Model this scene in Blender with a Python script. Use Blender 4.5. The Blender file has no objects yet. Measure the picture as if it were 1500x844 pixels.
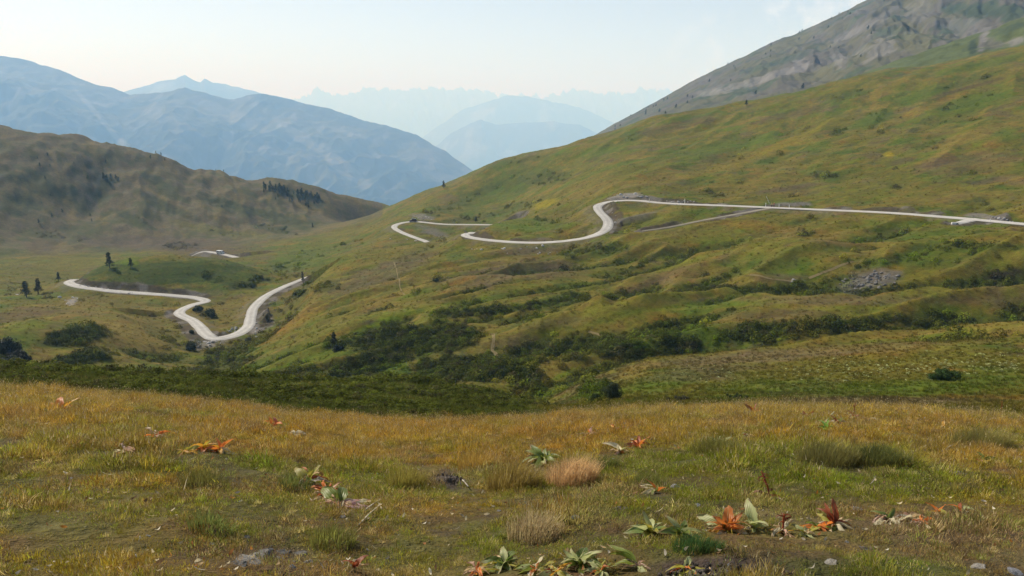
import bpy, math, random
import numpy as np
from mathutils import Vector, Matrix, Euler

random.seed(7)
rng = np.random.default_rng(11)
S = bpy.context.scene
COL = S.collection

# ------------------------------------------------------------------ camera
PW, PH, FPX, VHOR = 1500.0, 844.0, 1177.0, 160.0
PITCH = math.atan((PH / 2 - VHOR) / FPX)
ZC = 1.6                                   # eye height above the turf at the feet
cam_d = bpy.data.cameras.new('camera')
cam_d.sensor_width = 36.0
cam_d.lens = FPX / PW * 36.0
cam_d.clip_start, cam_d.clip_end = 0.1, 80000.0
cam = bpy.data.objects.new('camera', cam_d)
cam.location = (0, 0, ZC)
cam.rotation_euler = (math.pi / 2 - PITCH, 0, 0)
COL.objects.link(cam)
S.camera = cam

# ------------------------------------------------------------------ light
SUN_EL, SUN_AZ = math.radians(41), math.radians(-52)     # azimuth from the view axis, negative = to the left
sd = Vector((math.sin(SUN_AZ) * math.cos(SUN_EL), math.cos(SUN_AZ) * math.cos(SUN_EL), math.sin(SUN_EL)))
sun_d = bpy.data.lights.new('sun', 'SUN')
sun_d.energy = 5.0
sun_d.angle = math.radians(0.5)
sun_d.color = (1.0, 0.95, 0.87)
sun = bpy.data.objects.new('sun', sun_d)
sun.rotation_euler = sd.to_track_quat('Z', 'Y').to_euler()
sun.location = (0, 0, 50)
COL.objects.link(sun)

world = bpy.data.worlds.new('World')
S.world = world
world.use_nodes = True
nt = world.node_tree
nt.nodes.clear()
w_out = nt.nodes.new('ShaderNodeOutputWorld')
w_bg = nt.nodes.new('ShaderNodeBackground')
sky = nt.nodes.new('ShaderNodeTexSky')
sky.sky_type = 'NISHITA'
sky.sun_disc = False
sky.sun_elevation = SUN_EL
sky.sun_rotation = SUN_AZ
sky.altitude = 2000
sky.air_density = 0.85
sky.dust_density = 2.0
sky.ozone_density = 1.6
w_bg.inputs['Strength'].default_value = 0.125
# thin cloud wisps high on the right, by direction
tc = nt.nodes.new('ShaderNodeTexCoord')
mp = nt.nodes.new('ShaderNodeMapping')
mp.inputs['Scale'].default_value = (14.0, 14.0, 14.0)
cn = nt.nodes.new('ShaderNodeTexNoise')
cn.inputs['Scale'].default_value = 2.2
cn.inputs['Detail'].default_value = 10
cn.inputs['Roughness'].default_value = 0.6
nt.links.new(tc.outputs['Generated'], mp.inputs['Vector'])
nt.links.new(mp.outputs['Vector'], cn.inputs['Vector'])
def w_math(op, a, b):
    m = nt.nodes.new('ShaderNodeMath'); m.operation = op
    for i, v in enumerate((a, b)):
        if isinstance(v, (int, float)): m.inputs[i].default_value = v
        else: nt.links.new(v, m.inputs[i])
    return m.outputs[0]
acc = 0.0
for cu, cv, wd, amt in ((1142, 30, 26, 0.8), (1045, 76, 50, 0.6), (1215, 0, 60, 1.0), (1010, 95, 40, 0.5), (1100, -260, 160, 0.5)):
    xx = (cu - 750) / 1177; yy = -(cv - 422) / 1177
    pt = math.atan((422 - 160) / 1177.0)
    dv = Vector((xx, math.cos(pt) + yy * math.sin(pt), -math.sin(pt) + yy * math.cos(pt))).normalized()
    dp = nt.nodes.new('ShaderNodeVectorMath'); dp.operation = 'DISTANCE'
    nt.links.new(tc.outputs['Generated'], dp.inputs[0]); dp.inputs[1].default_value = dv
    mr = nt.nodes.new('ShaderNodeMapRange')
    nt.links.new(dp.outputs['Value'], mr.inputs[0])
    mr.inputs[1].default_value = 0.0; mr.inputs[2].default_value = wd / 1177 * 1.7
    mr.inputs[3].default_value = amt; mr.inputs[4].default_value = 0.0
    acc = w_math('MAXIMUM', mr.outputs[0], acc)
fac = w_math('MULTIPLY', w_math('SUBTRACT', w_math('ADD', w_math('MULTIPLY', acc, 0.22), cn.outputs['Fac']), 0.58), 2.6)
fac = w_math('MULTIPLY', w_math('MINIMUM', w_math('MAXIMUM', fac, 0.0), 1.0), w_math('MINIMUM', w_math('MULTIPLY', acc, 1.6), 1.0))
mx = nt.nodes.new('ShaderNodeMixRGB')
mx.inputs['Color2'].default_value = (7.6, 7.9, 8.3, 1)
nt.links.new(fac, mx.inputs['Fac'])
hsv = nt.nodes.new('ShaderNodeHueSaturation')      # a milky, humid sky
hsv.inputs['Saturation'].default_value = 0.45
hsv.inputs['Value'].default_value = 0.88
nt.links.new(sky.outputs['Color'], hsv.inputs['Color'])
tint = nt.nodes.new('ShaderNodeMixRGB'); tint.blend_type = 'MULTIPLY'; tint.inputs[0].default_value = 1.0
tint.inputs['Color2'].default_value = (0.93, 0.99, 1.05, 1)
nt.links.new(hsv.outputs['Color'], tint.inputs['Color1'])
nt.links.new(tint.outputs[0], mx.inputs['Color1'])
nt.links.new(mx.outputs['Color'], w_bg.inputs['Color'])
nt.links.new(w_bg.outputs['Background'], w_out.inputs['Surface'])

S.view_settings.view_transform = 'Standard'
S.view_settings.look = 'None'
S.view_settings.exposure = 0.30
S.view_settings.gamma = 1.0
S.view_settings.use_curve_mapping = False
S.render.engine = 'CYCLES'
cy = S.cycles
cy.max_bounces = 6
cy.diffuse_bounces = 2
cy.glossy_bounces = 1
cy.transmission_bounces = 3
cy.transparent_max_bounces = 6
cy.volume_bounces = 3
cy.use_denoising = True
cy.denoiser = 'OPENIMAGEDENOISE'
cy.caustics_reflective = False
cy.caustics_refractive = False

# ------------------------------------------------------------------ helpers: rays and noise
SP, CP = math.sin(PITCH), math.cos(PITCH)

def ray(u, v):
    """photo pixel -> azimuth, tangent of the angle below the horizontal"""
    u = np.asarray(u, float); v = np.asarray(v, float)
    x = (u - PW / 2) / FPX
    y = -(v - PH / 2) / FPX
    wy = CP + y * SP
    wz = -SP + y * CP
    h = np.hypot(x, wy)
    return np.arctan2(x, wy), -wz / h

def point(u, v, r):
    th, t = ray(u, v)
    return np.stack([r * np.sin(th), r * np.cos(th), ZC - r * t], -1)

def project(P):
    x, y, z = P[..., 0], P[..., 1], P[..., 2] - ZC
    d = y * CP - z * SP
    d = np.where(d < 0.05, 0.05, d)
    yy = y * SP + z * CP
    return PW / 2 + FPX * x / d, PH / 2 - FPX * yy / d

def _hash(ix, iy, seed):
    h = (ix.astype(np.int64) * 374761393 + iy.astype(np.int64) * 668265263 + seed * 974634777) & 0xFFFFFFFF
    h = ((h ^ (h >> 13)) * 1274126177) & 0xFFFFFFFF
    h = (h ^ (h >> 16)) & 0xFFFF
    return h * (2 * math.pi / 65536.0)

def pn(x, y, seed=0):
    """gradient noise, about -1..1"""
    ix = np.floor(x); iy = np.floor(y)
    fx = x - ix; fy = y - iy
    sx = fx * fx * fx * (fx * (fx * 6 - 15) + 10)
    sy = fy * fy * fy * (fy * (fy * 6 - 15) + 10)
    def g(a, b):
        an = _hash(ix + a, iy + b, seed)
        return np.cos(an) * (fx - a) + np.sin(an) * (fy - b)
    n0 = g(0, 0) * (1 - sx) + g(1, 0) * sx
    n1 = g(0, 1) * (1 - sx) + g(1, 1) * sx
    return (n0 * (1 - sy) + n1 * sy) * 1.5

def fbm(x, y, seed=0, octv=4, gain=0.5):
    s = 0.0; a = 1.0; tot = 0.0
    for k in range(octv):
        s = s + a * pn(x, y, seed + 17 * k)
        tot += a
        x = x * 2.03 + 3.1; y = y * 2.03 - 1.7
        a *= gain
    return s / tot * 1.6

def sstep(a, b, x):
    t = np.clip((x - a) / (b - a), 0, 1)
    return t * t * (3 - 2 * t)

def crom(pts, step):
    """Catmull-Rom through points, resampled at about STEP metres (first three columns are x, y, z)"""
    P = np.asarray(pts, float)
    P = np.vstack([2 * P[0] - P[1], P, 2 * P[-1] - P[-2]])
    out = []
    for i in range(1, len(P) - 2):
        n = max(2, int(np.linalg.norm(P[i + 1][:3] - P[i][:3]) / step))
        t = np.linspace(0, 1, n, endpoint=False)[:, None]
        a, b, c, d = P[i - 1], P[i], P[i + 1], P[i + 2]
        out.append(0.5 * (2 * b + (c - a) * t + (2 * a - 5 * b + 4 * c - d) * t ** 2 + (3 * b - a - 3 * c + d) * t ** 3))
    out.append(P[-2][None])
    return np.vstack(out)

# ------------------------------------------------------------------ helpers: objects and materials
def link(o, parent=None):
    COL.objects.link(o)
    if parent is not None:
        o.parent = parent
    return o

def tag(o, label=None, cat=None, group=None, kind=None):
    if label: o['label'] = label
    if cat: o['category'] = cat
    if group: o['group'] = group
    if kind: o['kind'] = kind
    return o

def mesh_np(name, V, F, mat=None, smooth=False):
    """mesh from vertex array and an (n,4) or (n,3) face array, or a list of faces"""
    me = bpy.data.meshes.new(name)
    V = np.asarray(V, np.float32)
    if isinstance(F, np.ndarray):
        k = F.shape[1]
        me.vertices.add(len(V)); me.vertices.foreach_set('co', V.ravel())
        me.loops.add(F.size); me.loops.foreach_set('vertex_index', F.astype(np.int32).ravel())
        me.polygons.add(len(F))
        me.polygons.foreach_set('loop_start', np.arange(0, F.size, k, dtype=np.int32))
        me.polygons.foreach_set('loop_total', np.full(len(F), k, np.int32))
        me.update(calc_edges=True)
    else:
        me.from_pydata([tuple(p) for p in V], [], F)
        me.update()
    if smooth:
        me.polygons.foreach_set('use_smooth', np.ones(len(me.polygons), bool))
    if mat: me.materials.append(mat)
    return me

def color_attr(me, name, C):
    a = me.attributes.new(name, 'FLOAT_COLOR', 'POINT')
    C = np.asarray(C, np.float32)
    if C.shape[1] == 3:
        C = np.hstack([C, np.ones((len(C), 1), np.float32)])
    a.data.foreach_set('color', C.ravel())

class NT:
    """small node-tree writer"""
    def __init__(s, name):
        s.m = bpy.data.materials.new(name); s.m.use_nodes = True
        s.t = s.m.node_tree; s.t.nodes.clear()
        s.out = s.t.nodes.new('ShaderNodeOutputMaterial')
    def n(s, typ, **kw):
        nd = s.t.nodes.new(typ)
        for k, v in kw.items():
            if k.startswith('i_'):
                key = k[2:]
                nd.inputs[int(key) if key.isdigit() else key.replace('_', ' ')].default_value = v
            else:
                setattr(nd, k, v)
        return nd
    def l(s, a, b): s.t.links.new(a, b)
    def noise(s, vec, scale, detail=4, rough=0.55):
        nd = s.n('ShaderNodeTexNoise')
        nd.inputs['Scale'].default_value = scale; nd.inputs['Detail'].default_value = detail
        nd.inputs['Roughness'].default_value = rough
        if vec is not None: s.l(vec, nd.inputs['Vector'])
        return nd.outputs['Fac']
    def maprange(s, x, a, b, c, d):
        nd = s.n('ShaderNodeMapRange')
        s.l(x, nd.inputs[0])
        for i, v in enumerate((a, b, c, d)): nd.inputs[i + 1].default_value = v
        return nd.outputs[0]
    def math(s, op, x, y):
        nd = s.n('ShaderNodeMath', operation=op)
        for i, v in enumerate((x, y)):
            if isinstance(v, (int, float)): nd.inputs[i].default_value = v
            else: s.l(v, nd.inputs[i])
        return nd.outputs[0]
    def mix(s, f, a, b, mode='MIX'):
        nd = s.n('ShaderNodeMixRGB', blend_type=mode)
        for i, v in enumerate((f, a, b)):
            if isinstance(v, (int, float)): nd.inputs[i].default_value = v
            elif isinstance(v, tuple): nd.inputs[i].default_value = v if len(v) == 4 else v + (1,)
            else: s.l(v, nd.inputs[i])
        return nd.outputs[0]
    def scale_col(s, col, fac):
        nd = s.n('ShaderNodeVectorMath', operation='SCALE')
        s.l(col, nd.inputs[0])
        if isinstance(fac, (int, float)): nd.inputs['Scale'].default_value = fac
        else: s.l(fac, nd.inputs['Scale'])
        return nd.outputs[0]
    def bump(s, h, strength, dist):
        nd = s.n('ShaderNodeBump'); nd.inputs['Strength'].default_value = strength; nd.inputs['Distance'].default_value = dist
        s.l(h, nd.inputs['Height']); return nd.outputs['Normal']
    def principled(s, col, rough=0.9, spec=0.15, normal=None):
        b = s.n('ShaderNodeBsdfPrincipled')
        if isinstance(col, tuple): b.inputs['Base Color'].default_value = col if len(col) == 4 else col + (1,)
        else: s.l(col, b.inputs['Base Color'])
        b.inputs['Roughness'].default_value = rough
        b.inputs['Specular IOR Level'].default_value = spec
        if normal is not None: s.l(normal, b.inputs['Normal'])
        return b
    def done(s, sh):
        s.l(sh, s.out.inputs['Surface']); return s.m

def mat_ground():
    N = NT('alpine_turf')
    at = N.n('ShaderNodeAttribute', attribute_name='col')
    geo = N.n('ShaderNodeNewGeometry')
    pos = geo.outputs['Position']
    n1 = N.noise(pos, 0.7, 6, 0.72)
    n2 = N.noise(pos, 9.0, 4, 0.7)
    n3 = N.noise(pos, 0.16, 5, 0.6)
    k = N.math('MULTIPLY', N.maprange(n1, 0.3, 0.7, 0.66, 1.34), N.maprange(n2, 0.25, 0.75, 0.7, 1.3))
    k = N.math('MULTIPLY', k, N.maprange(n3, 0.3, 0.7, 0.82, 1.18))
    c = N.scale_col(at.outputs['Color'], k)
    # small hue drift between straw and green
    hs = N.n('ShaderNodeHueSaturation')
    N.l(c, hs.inputs['Color'])
    N.l(N.maprange(N.noise(pos, 0.45, 4, 0.6), 0.3, 0.7, 0.475, 0.525), hs.inputs['Hue'])
    h = N.math('ADD', N.math('MULTIPLY', n1, 0.5), N.math('MULTIPLY', n2, 0.06))
    b = N.principled(hs.outputs['Color'], 0.95, 0.08, N.bump(h, 0.8, 1.0))
    return N.done(b.outputs[0])

def mat_attr(name, rough=0.9, noise_scale=0.02, lo=0.75, hi=1.25, bump=0.0, bdist=10):
    N = NT(name)
    at = N.n('ShaderNodeAttribute', attribute_name='col')
    pos = N.n('ShaderNodeNewGeometry').outputs['Position']
    n1 = N.noise(pos, noise_scale, 7, 0.65)
    c = N.scale_col(at.outputs['Color'], N.maprange(n1, 0.28, 0.72, lo, hi))
    nm = N.bump(n1, bump, bdist) if bump else None
    return N.done(N.principled(c, rough, 0.08, nm).outputs[0])

def mat_foliage(name, inst=True, trans=0.35, vary=0.35, rough=0.7, col=None, spec=0.08):
    """leaf and blade material; colour from the instance's or the object's own colour"""
    N = NT(name)
    oi = N.n('ShaderNodeObjectInfo')
    if inst:
        at = N.n('ShaderNodeAttribute', attribute_name='col', attribute_type='INSTANCER')
        base = at.outputs['Color']
    elif col is None:
        base = oi.outputs['Color']
    else:
        rgb = N.n('ShaderNodeRGB'); rgb.outputs[0].default_value = col + (1,)
        base = rgb.outputs[0]
    pos = N.n('ShaderNodeNewGeometry')
    k = N.maprange(oi.outputs['Random'], 0, 1, 1 - vary, 1 + vary)
    k2 = N.maprange(pos.outputs['Random Per Island'], 0, 1, 0.62, 1.38)
    c = N.scale_col(base, N.math('MULTIPLY', k, k2))
    hs = N.n('ShaderNodeHueSaturation')
    N.l(c, hs.inputs['Color'])
    N.l(N.maprange(pos.outputs['Random Per Island'], 0, 1, 0.488, 0.512), hs.inputs['Hue'])
    c = hs.outputs['Color']
    d = N.principled(c, rough, spec)
    t = N.n('ShaderNodeBsdfTranslucent'); N.l(c, t.inputs['Color'])
    ms = N.n('ShaderNodeMixShader'); ms.inputs[0].default_value = trans
    N.l(d.outputs[0], ms.inputs[1]); N.l(t.outputs[0], ms.inputs[2])
    return N.done(ms.outputs[0])
# ================================================================== TERRAIN
# surveyed lines of the land: (photo column, photo row, ground distance in metres)
EDGE = [(-80, 560), (0, 560), (100, 568), (200, 572), (280, 577), (450, 600), (600, 608), (750, 605), (900, 592),
        (1000, 586), (1100, 585), (1250, 586), (1400, 591), (1500, 600), (1580, 604)]
R_EDGE = 32.0

UPPER_ROAD = [(1620, 337, 231, 6), (1560, 333, 235, 6), (1500, 328, 240, 6), (1400, 319, 252, 6), (1300, 311.5, 264, 5.6), (1200, 307, 273, 5.2), (1130, 304, 280, 5),
              (1060, 301, 286, 5), (1000, 299, 292, 5), (960, 296.5, 297, 5), (935, 293.5, 301, 5), (905, 294, 304, 5), (885, 297, 304, 4.8), (875, 303, 300, 4.4), (880, 312, 291, 4.6),
              (888, 320, 284, 4.6), (891, 328, 278, 4.6), (885, 338, 272, 4.8), (867, 346, 268, 5), (840, 351.5, 267, 5), (800, 355, 268, 5), (760, 355, 272, 5),
              (725, 352.5, 277, 5), (700, 349.5, 283, 5), (685, 346.5, 289, 4.6), (682, 343.5, 294, 4.2), (692, 341, 302, 4.2), (706, 346, 340, 4.5), (735, 337, 385, 5), (748, 330.5, 415, 5),
              (723, 329.3, 420, 4.6), (690, 329, 428, 4.2), (650, 328.5, 436, 4.2), (625, 326, 442, 4.4), (608, 324.5, 446, 4.6), (592, 326, 445, 4.6), (580, 329.5, 438, 4.4), (578, 334, 428, 4.2), (590, 341, 413, 4.2),
              (608, 348, 399, 4.2), (627, 356, 384, 4.2), (625, 370, 366, 4.2), (590, 384, 350, 3), (540, 392, 340, 1.5), (490, 400, 332, 1.0), (455, 405, 324, 2.4), (430, 414, 311, 3.3), (405, 425, 298, 3.9),
              (385, 437, 287, 4.3), (371, 452, 273, 4.4), (367, 466, 262, 4.6), (364, 477, 254, 4.9), (352, 487, 247, 5.4), (333, 494, 242.5, 5.8), (314, 495, 241, 5.8), (302, 489, 246, 5), (293, 479, 255, 4.6),
              (280, 468, 266, 4.6), (264, 460.5, 275, 4.6), (266, 454, 282, 4.6), (282, 446.5, 291, 4.8), (301, 441.5, 297, 4.8), (288, 436.5, 303, 4.8), (262, 433.5, 306.5, 4.8),
              (225, 430.5, 310, 4.8), (180, 427.5, 316, 5), (145, 424, 321, 5), (115, 419, 327, 4.8), (101, 414, 336, 4.6), (107, 410, 345, 4.2), (135, 408, 372, 4.2), (200, 396, 420, 3), (262, 384, 462, 1.0), (285, 373, 490, 0.8),
              (299, 368.5, 500, 3.6), (313, 370, 496, 4.5), (330, 373, 486, 4.5), (350, 378, 474, 4.5)]
TRACK = [(1128, 305, 279, 3.0), (1085, 313, 274, 2.8), (1030, 323, 266, 2.4), (980, 333, 259, 1.8), (940, 339, 255, 1.6)]
SPUR = [(1432, 321, 248, 3.5), (1415, 324, 245, 4), (1400, 328, 242, 3)]

CURVES = [
 # beyond the meadow edge: the dark shoulder and the dip on the right
 [(-80, 556, 44), (0, 555, 44), (150, 562, 44), (280, 570, 44), (450, 592, 44), (600, 598, 44), (750, 606, 44), (800, 612, 44), (900, 612, 44), (1000, 604, 44), (1250, 601, 44), (1400, 607, 44), (1580, 619, 44)],
 [(-80, 545, 70), (0, 546, 70), (100, 551, 70), (200, 559, 70), (300, 562, 70), (400, 558, 70), (500, 556, 70), (600, 561, 70), (700, 574, 70), (780, 598, 69), (830, 603, 66), (900, 588, 62), (1100, 582, 62), (1300, 583, 62), (1500, 590, 62), (1580, 594, 62)],
 [(-80, 590, 95), (100, 596, 95), (300, 602, 95), (500, 600, 95), (640, 606, 95), (730, 604, 95)],
 [(640, 604, 106), (700, 598, 108), (760, 584, 112), (800, 572, 116), (850, 561, 120), (900, 546, 125)],
 # right meadow
 [(800, 590, 85), (850, 578, 85), (950, 560, 85), (1100, 552, 85), (1300, 548, 85), (1500, 548, 85), (1580, 548, 85)],
 [(860, 560, 104), (900, 545, 105), (950, 533, 105), (1100, 524, 105), (1300, 518, 105), (1580, 514, 105)],
 [(930, 530, 112), (1000, 522, 116), (1100, 512, 120), (1200, 503, 123), (1300, 497, 125), (1500, 488, 130), (1580, 486, 131)],
 [(940, 537, 122), (1000, 528, 127), (1100, 518, 131), (1300, 503, 136), (1500, 494, 141), (1580, 492, 142)],
 # long shrub bank behind it
 [(900, 500, 142), (1000, 488, 147), (1100, 476, 150), (1300, 466, 153), (1500, 463, 156), (1580, 461, 157)],
 [(720, 488, 160), (800, 470, 165), (880, 447, 165), (1000, 437, 166), (1100, 431, 167), (1300, 429, 169), (1500, 432, 171), (1580, 433, 171)],
 [(900, 453, 178), (1000, 442, 178), (1100, 437, 179), (1300, 434, 181), (1500, 437, 182), (1580, 438, 182)],
 # second rank of hummocks
 [(1000, 410, 192), (1100, 402, 193), (1200, 408, 192), (1300, 402, 194), (1400, 393, 195), (1500, 402, 194), (1580, 402, 194)],
 [(900, 420, 202), (960, 399, 204), (1000, 387, 206), (1060, 374, 208), (1130, 364, 209), (1200, 360, 209), (1260, 369, 208), (1320, 366, 207), (1400, 351, 208), (1500, 350, 206), (1580, 350, 206)],
 [(1000, 387, 219), (1130, 367, 221), (1260, 366, 220), (1400, 357, 220), (1500, 355, 218), (1580, 355, 218)],
 [(900, 394, 228), (1000, 373, 236), (1100, 356, 238), (1200, 349, 238), (1300, 345, 236), (1400, 340, 232), (1500, 342, 226), (1580, 342, 226)],
 # the long slope in the middle
 [(600, 548, 140), (600, 510, 160), (600, 480, 180), (600, 440, 210), (600, 405, 245), (600, 380, 280)],
 [(700, 558, 125), (700, 525, 140), (700, 500, 152), (700, 478, 170), (700, 450, 190), (700, 420, 212), (700, 390, 240), (700, 367, 264)],
 [(800, 545, 128), (800, 510, 145), (800, 458, 180), (800, 435, 195), (800, 410, 215), (800, 387, 240), (800, 366, 258)],
 [(500, 548, 148), (500, 510, 170), (500, 470, 200), (500, 430, 240), (500, 400, 275)],
 [(450, 545, 158), (450, 510, 182), (450, 470, 215), (450, 430, 258)],
 [(400, 550, 165), (400, 515, 195), (400, 490, 225), (400, 466, 248)],
 [(330, 548, 190), (330, 522, 218)], [(905, 303, 293), (925, 300, 296), (915, 312, 287)], [(290, 512, 226), (320, 512, 228), (350, 509, 230), (380, 498, 236)],
 [(459, 404, 292), (500, 378, 300), (550, 366, 308), (607, 358, 315), (650, 354, 308), (681, 350, 298)],
 [(500, 390, 328), (550, 380, 334), (607, 370, 342), (650, 362, 345), (690, 352, 345)],
 [(500, 374, 380), (560, 366, 375), (640, 352, 395)],
 [(450, 392, 370), (450, 381, 410), (430, 371, 450), (430, 358, 500), (480, 348, 520)],
 [(540, 350, 440), (540, 332, 530)],
 [(640, 339, 418), (690, 337, 414)],
 [(690, 338, 322), (723, 331, 345), (760, 322, 360)],
 [(700, 339, 375), (730, 333, 392)],
 [(600, 315, 480), (620, 300, 520)], [(700, 312, 470), (720, 285, 520)], [(780, 305, 415), (790, 270, 490)], [(830, 320, 322), (830, 295, 380)],
 [(900, 280, 335), (900, 250, 400), (900, 220, 490)], [(1000, 284, 318), (1000, 240, 395), (1000, 200, 490)], [(1150, 290, 303), (1150, 240, 370), (1150, 190, 460)],
 [(1300, 295, 287), (1300, 230, 360), (1300, 160, 460)], [(1450, 305, 264), (1450, 220, 350), (1450, 140, 460)], [(1580, 312, 256), (1580, 215, 350), (1580, 120, 460)],
 # left valley
 [(-80, 575, 140), (60, 574, 145), (200, 570, 160), (300, 562, 175)],
 [(-80, 540, 175), (0, 537, 175), (80, 540, 178), (150, 545, 180), (260, 545, 190)],
 [(-80, 505, 195), (0, 505, 195), (80, 505, 198), (150, 515, 198), (200, 520, 205), (280, 530, 208)],
 [(-80, 482, 214), (0, 478, 214), (50, 469, 216), (100, 475, 216), (150, 484, 216), (200, 492, 226)],
 [(-80, 484, 232), (0, 480, 232), (60, 475, 234), (110, 476, 232), (200, 475, 245)],
 [(-80, 455, 275), (0, 455, 275), (80, 453, 272), (160, 453, 272), (220, 463, 260)],
 [(-80, 435, 330), (0, 435, 330), (60, 428, 335)],
 [(-80, 415, 395), (0, 415, 395), (60, 412, 400)],
 # knoll with two pines
 [(125, 402, 340), (150, 389, 343), (190, 379, 345), (250, 376, 342), (320, 381, 337), (370, 396, 330), (395, 411, 320)],
 [(150, 402, 372), (200, 394, 376), (260, 391, 376), (320, 392, 374), (370, 399, 368)],
 [(-80, 397, 460), (0, 396, 460), (100, 390, 470), (200, 381, 470)], [(380, 376, 440), (380, 361, 520)],
 # left hill
 [(-80, 380, 540), (0, 380, 540), (100, 370, 560), (200, 362, 580), (300, 352, 600), (400, 340, 620), (470, 331, 640)],
 [(-80, 280, 680), (0, 285, 680), (100, 290, 690), (200, 295, 690), (300, 305, 690), (400, 312, 690), (480, 319, 690)],
 [(-80, 165, 850), (0, 180, 850), (30, 188, 850), (60, 198, 845), (100, 197, 840), (130, 204, 835), (200, 222, 820), (250, 238, 800), (300, 252, 790), (350, 262, 780), (400, 270, 770), (450, 280, 755), (500, 298, 745), (545, 318, 740)],
 [(-80, 250, 1000), (0, 260, 1000), (200, 300, 1000), (400, 340, 950), (540, 370, 920)],
]
G_CREST = [(545, 313, 610), (580, 298, 600), (620, 281, 590), (650, 273, 585), (700, 249, 575), (720, 239, 570), (780, 230, 560), (830, 215, 560), (860, 205, 560), (900, 195, 560),
           (950, 174, 560), (1000, 167, 560), (1090, 152, 560), (1150, 140, 560), (1200, 128, 560), (1300, 105, 560), (1400, 90, 560), (1500, 70, 560), (1580, 55, 560)]
CURVES += [G_CREST, [(u, v + 22, r * 1.2) for u, v, r in G_CREST], [(u, v + 170, r * 1.7) for u, v, r in G_CREST], [(-80, 480, 1600), (750, 480, 1600), (1580, 480, 1600)]]

YS = 0.7
TH_LO, TH_HI = float(ray(-75, 400)[0]), float(ray(1575, 400)[0])
ctrl = []
for c in CURVES:
    c = np.array(c, float)
    for i in range(len(c) - 1):
        n = max(1, int(abs(c[i + 1, 0] - c[i, 0]) / 55 + abs(math.log(c[i + 1, 2] / c[i, 2])) / 0.25))
        for k in range(n):
            ctrl.append(c[i] + (c[i + 1] - c[i]) * k / n)
    ctrl.append(c[-1])
for rd in (UPPER_ROAD, TRACK):
    for p in rd[::2]:
        if -80 < p[0] < 1580: ctrl.append(np.array(p[:3]))
ctrl = np.array(ctrl)
cth, ct = ray(ctrl[:, 0], ctrl[:, 1])
cr_ = ctrl[:, 2]
eu = np.arange(-80, 1581, 60.0)
ev = np.interp(eu, [e[0] for e in EDGE], [e[1] for e in EDGE])
eth, et = ray(eu, ev)
es = et - ZC / R_EDGE
for rr in (1.0, 2.5, 5.0, 8.0, 13.0, 21.0, 32.0):
    cth = np.concatenate([cth, eth]); cr_ = np.concatenate([cr_, np.full(len(eth), rr)])
    ct = np.concatenate([ct, ZC / rr + es + 0.013])
key = np.round(cth / 0.004) * 10000 + np.round(np.log(cr_) / 0.004)
_, ui = np.unique(key, return_index=True)
cth, cr_, ct = cth[ui], cr_[ui], ct[ui]
# the 1.6/r of the eye height is taken out before interpolation
cx, cyv = cth, np.log(cr_) * YS
cval = ct - ZC / cr_

def tps(d2): return 0.5 * d2 * np.log(d2 + 1e-12)
n = len(cx)
A = np.zeros((n + 3, n + 3))
A[:n, :n] = tps((cx[:, None] - cx) ** 2 + (cyv[:, None] - cyv) ** 2) + np.eye(n) * 2e-5
Pm = np.stack([np.ones(n), cx, cyv], 1)
A[:n, n:] = Pm; A[n:, :n] = Pm.T
W = np.linalg.solve(A, np.concatenate([cval, np.zeros(3)]))

gth = np.linspace(TH_LO, TH_HI, 340)
gly = np.linspace(math.log(1.0), math.log(1600.0), 420)
GT = np.empty((len(gth), len(gly)))
for i, a in enumerate(gth):
    d2 = (a - cx[None]) ** 2 + (gly[:, None] * YS - cyv[None]) ** 2
    GT[i] = tps(d2) @ W[:n] + W[n] + W[n + 1] * a + W[n + 2] * gly * YS

def bil(G, a0, a1, b0, b1, a, b):
    na, nb = G.shape[:2]
    fa = np.clip((a - a0) / (a1 - a0) * (na - 1), 0, na - 1.001); fb = np.clip((b - b0) / (b1 - b0) * (nb - 1), 0, nb - 1.001)
    ia = fa.astype(int); ib = fb.astype(int); fa = fa - ia; fb = fb - ib
    if G.ndim == 3: fa = fa[..., None]; fb = fb[..., None]
    return (G[ia, ib] * (1 - fa) + G[ia + 1, ib] * fa) * (1 - fb) + (G[ia, ib + 1] * (1 - fa) + G[ia + 1, ib + 1] * fa) * fb

def base_t(th, r):
    """tangent below the horizontal of the smooth land; round the back the two sides are blended"""
    ly = np.log(np.maximum(r, 1.0))
    w = sstep(math.radians(60), math.radians(300), np.where(th < 0, th + 2 * math.pi, th))
    f = lambda a: bil(GT, TH_LO, TH_HI, gly[0], gly[-1], np.clip(a, TH_LO, TH_HI), ly)
    inside = np.abs(th) < math.radians(60)
    t = np.where(inside, f(th), f(np.full_like(th, TH_HI)) * (1 - w) + f(np.full_like(th, TH_LO)) * w)
    return t + ZC / r

# roads as 3-D lines
HIDDEN = {(692, 341), (706, 346), (735, 337), (748, 330.5), (627, 356), (625, 370), (590, 384), (540, 390), (490, 398), (455, 405), (107, 410), (135, 408), (200, 396), (262, 384), (285, 373)}
def road_line(pts, step):
    P = np.array([list(point(u, v, r)) + [w * 0.78, 0.0 if (u, v) in HIDDEN else 1.0] for u, v, r, w in pts])
    return crom(P, step)
road_c = road_line(UPPER_ROAD, 1.5)
# smooth the grade a little
for _ in range(6):
    z = road_c[:, 2].copy(); road_c[1:-1, 2] = (z[:-2] + 2 * z[1:-1] + z[2:]) / 4
track_c = road_line(TRACK, 1.5)
spur_c = road_line(SPUR, 1.0)

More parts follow.
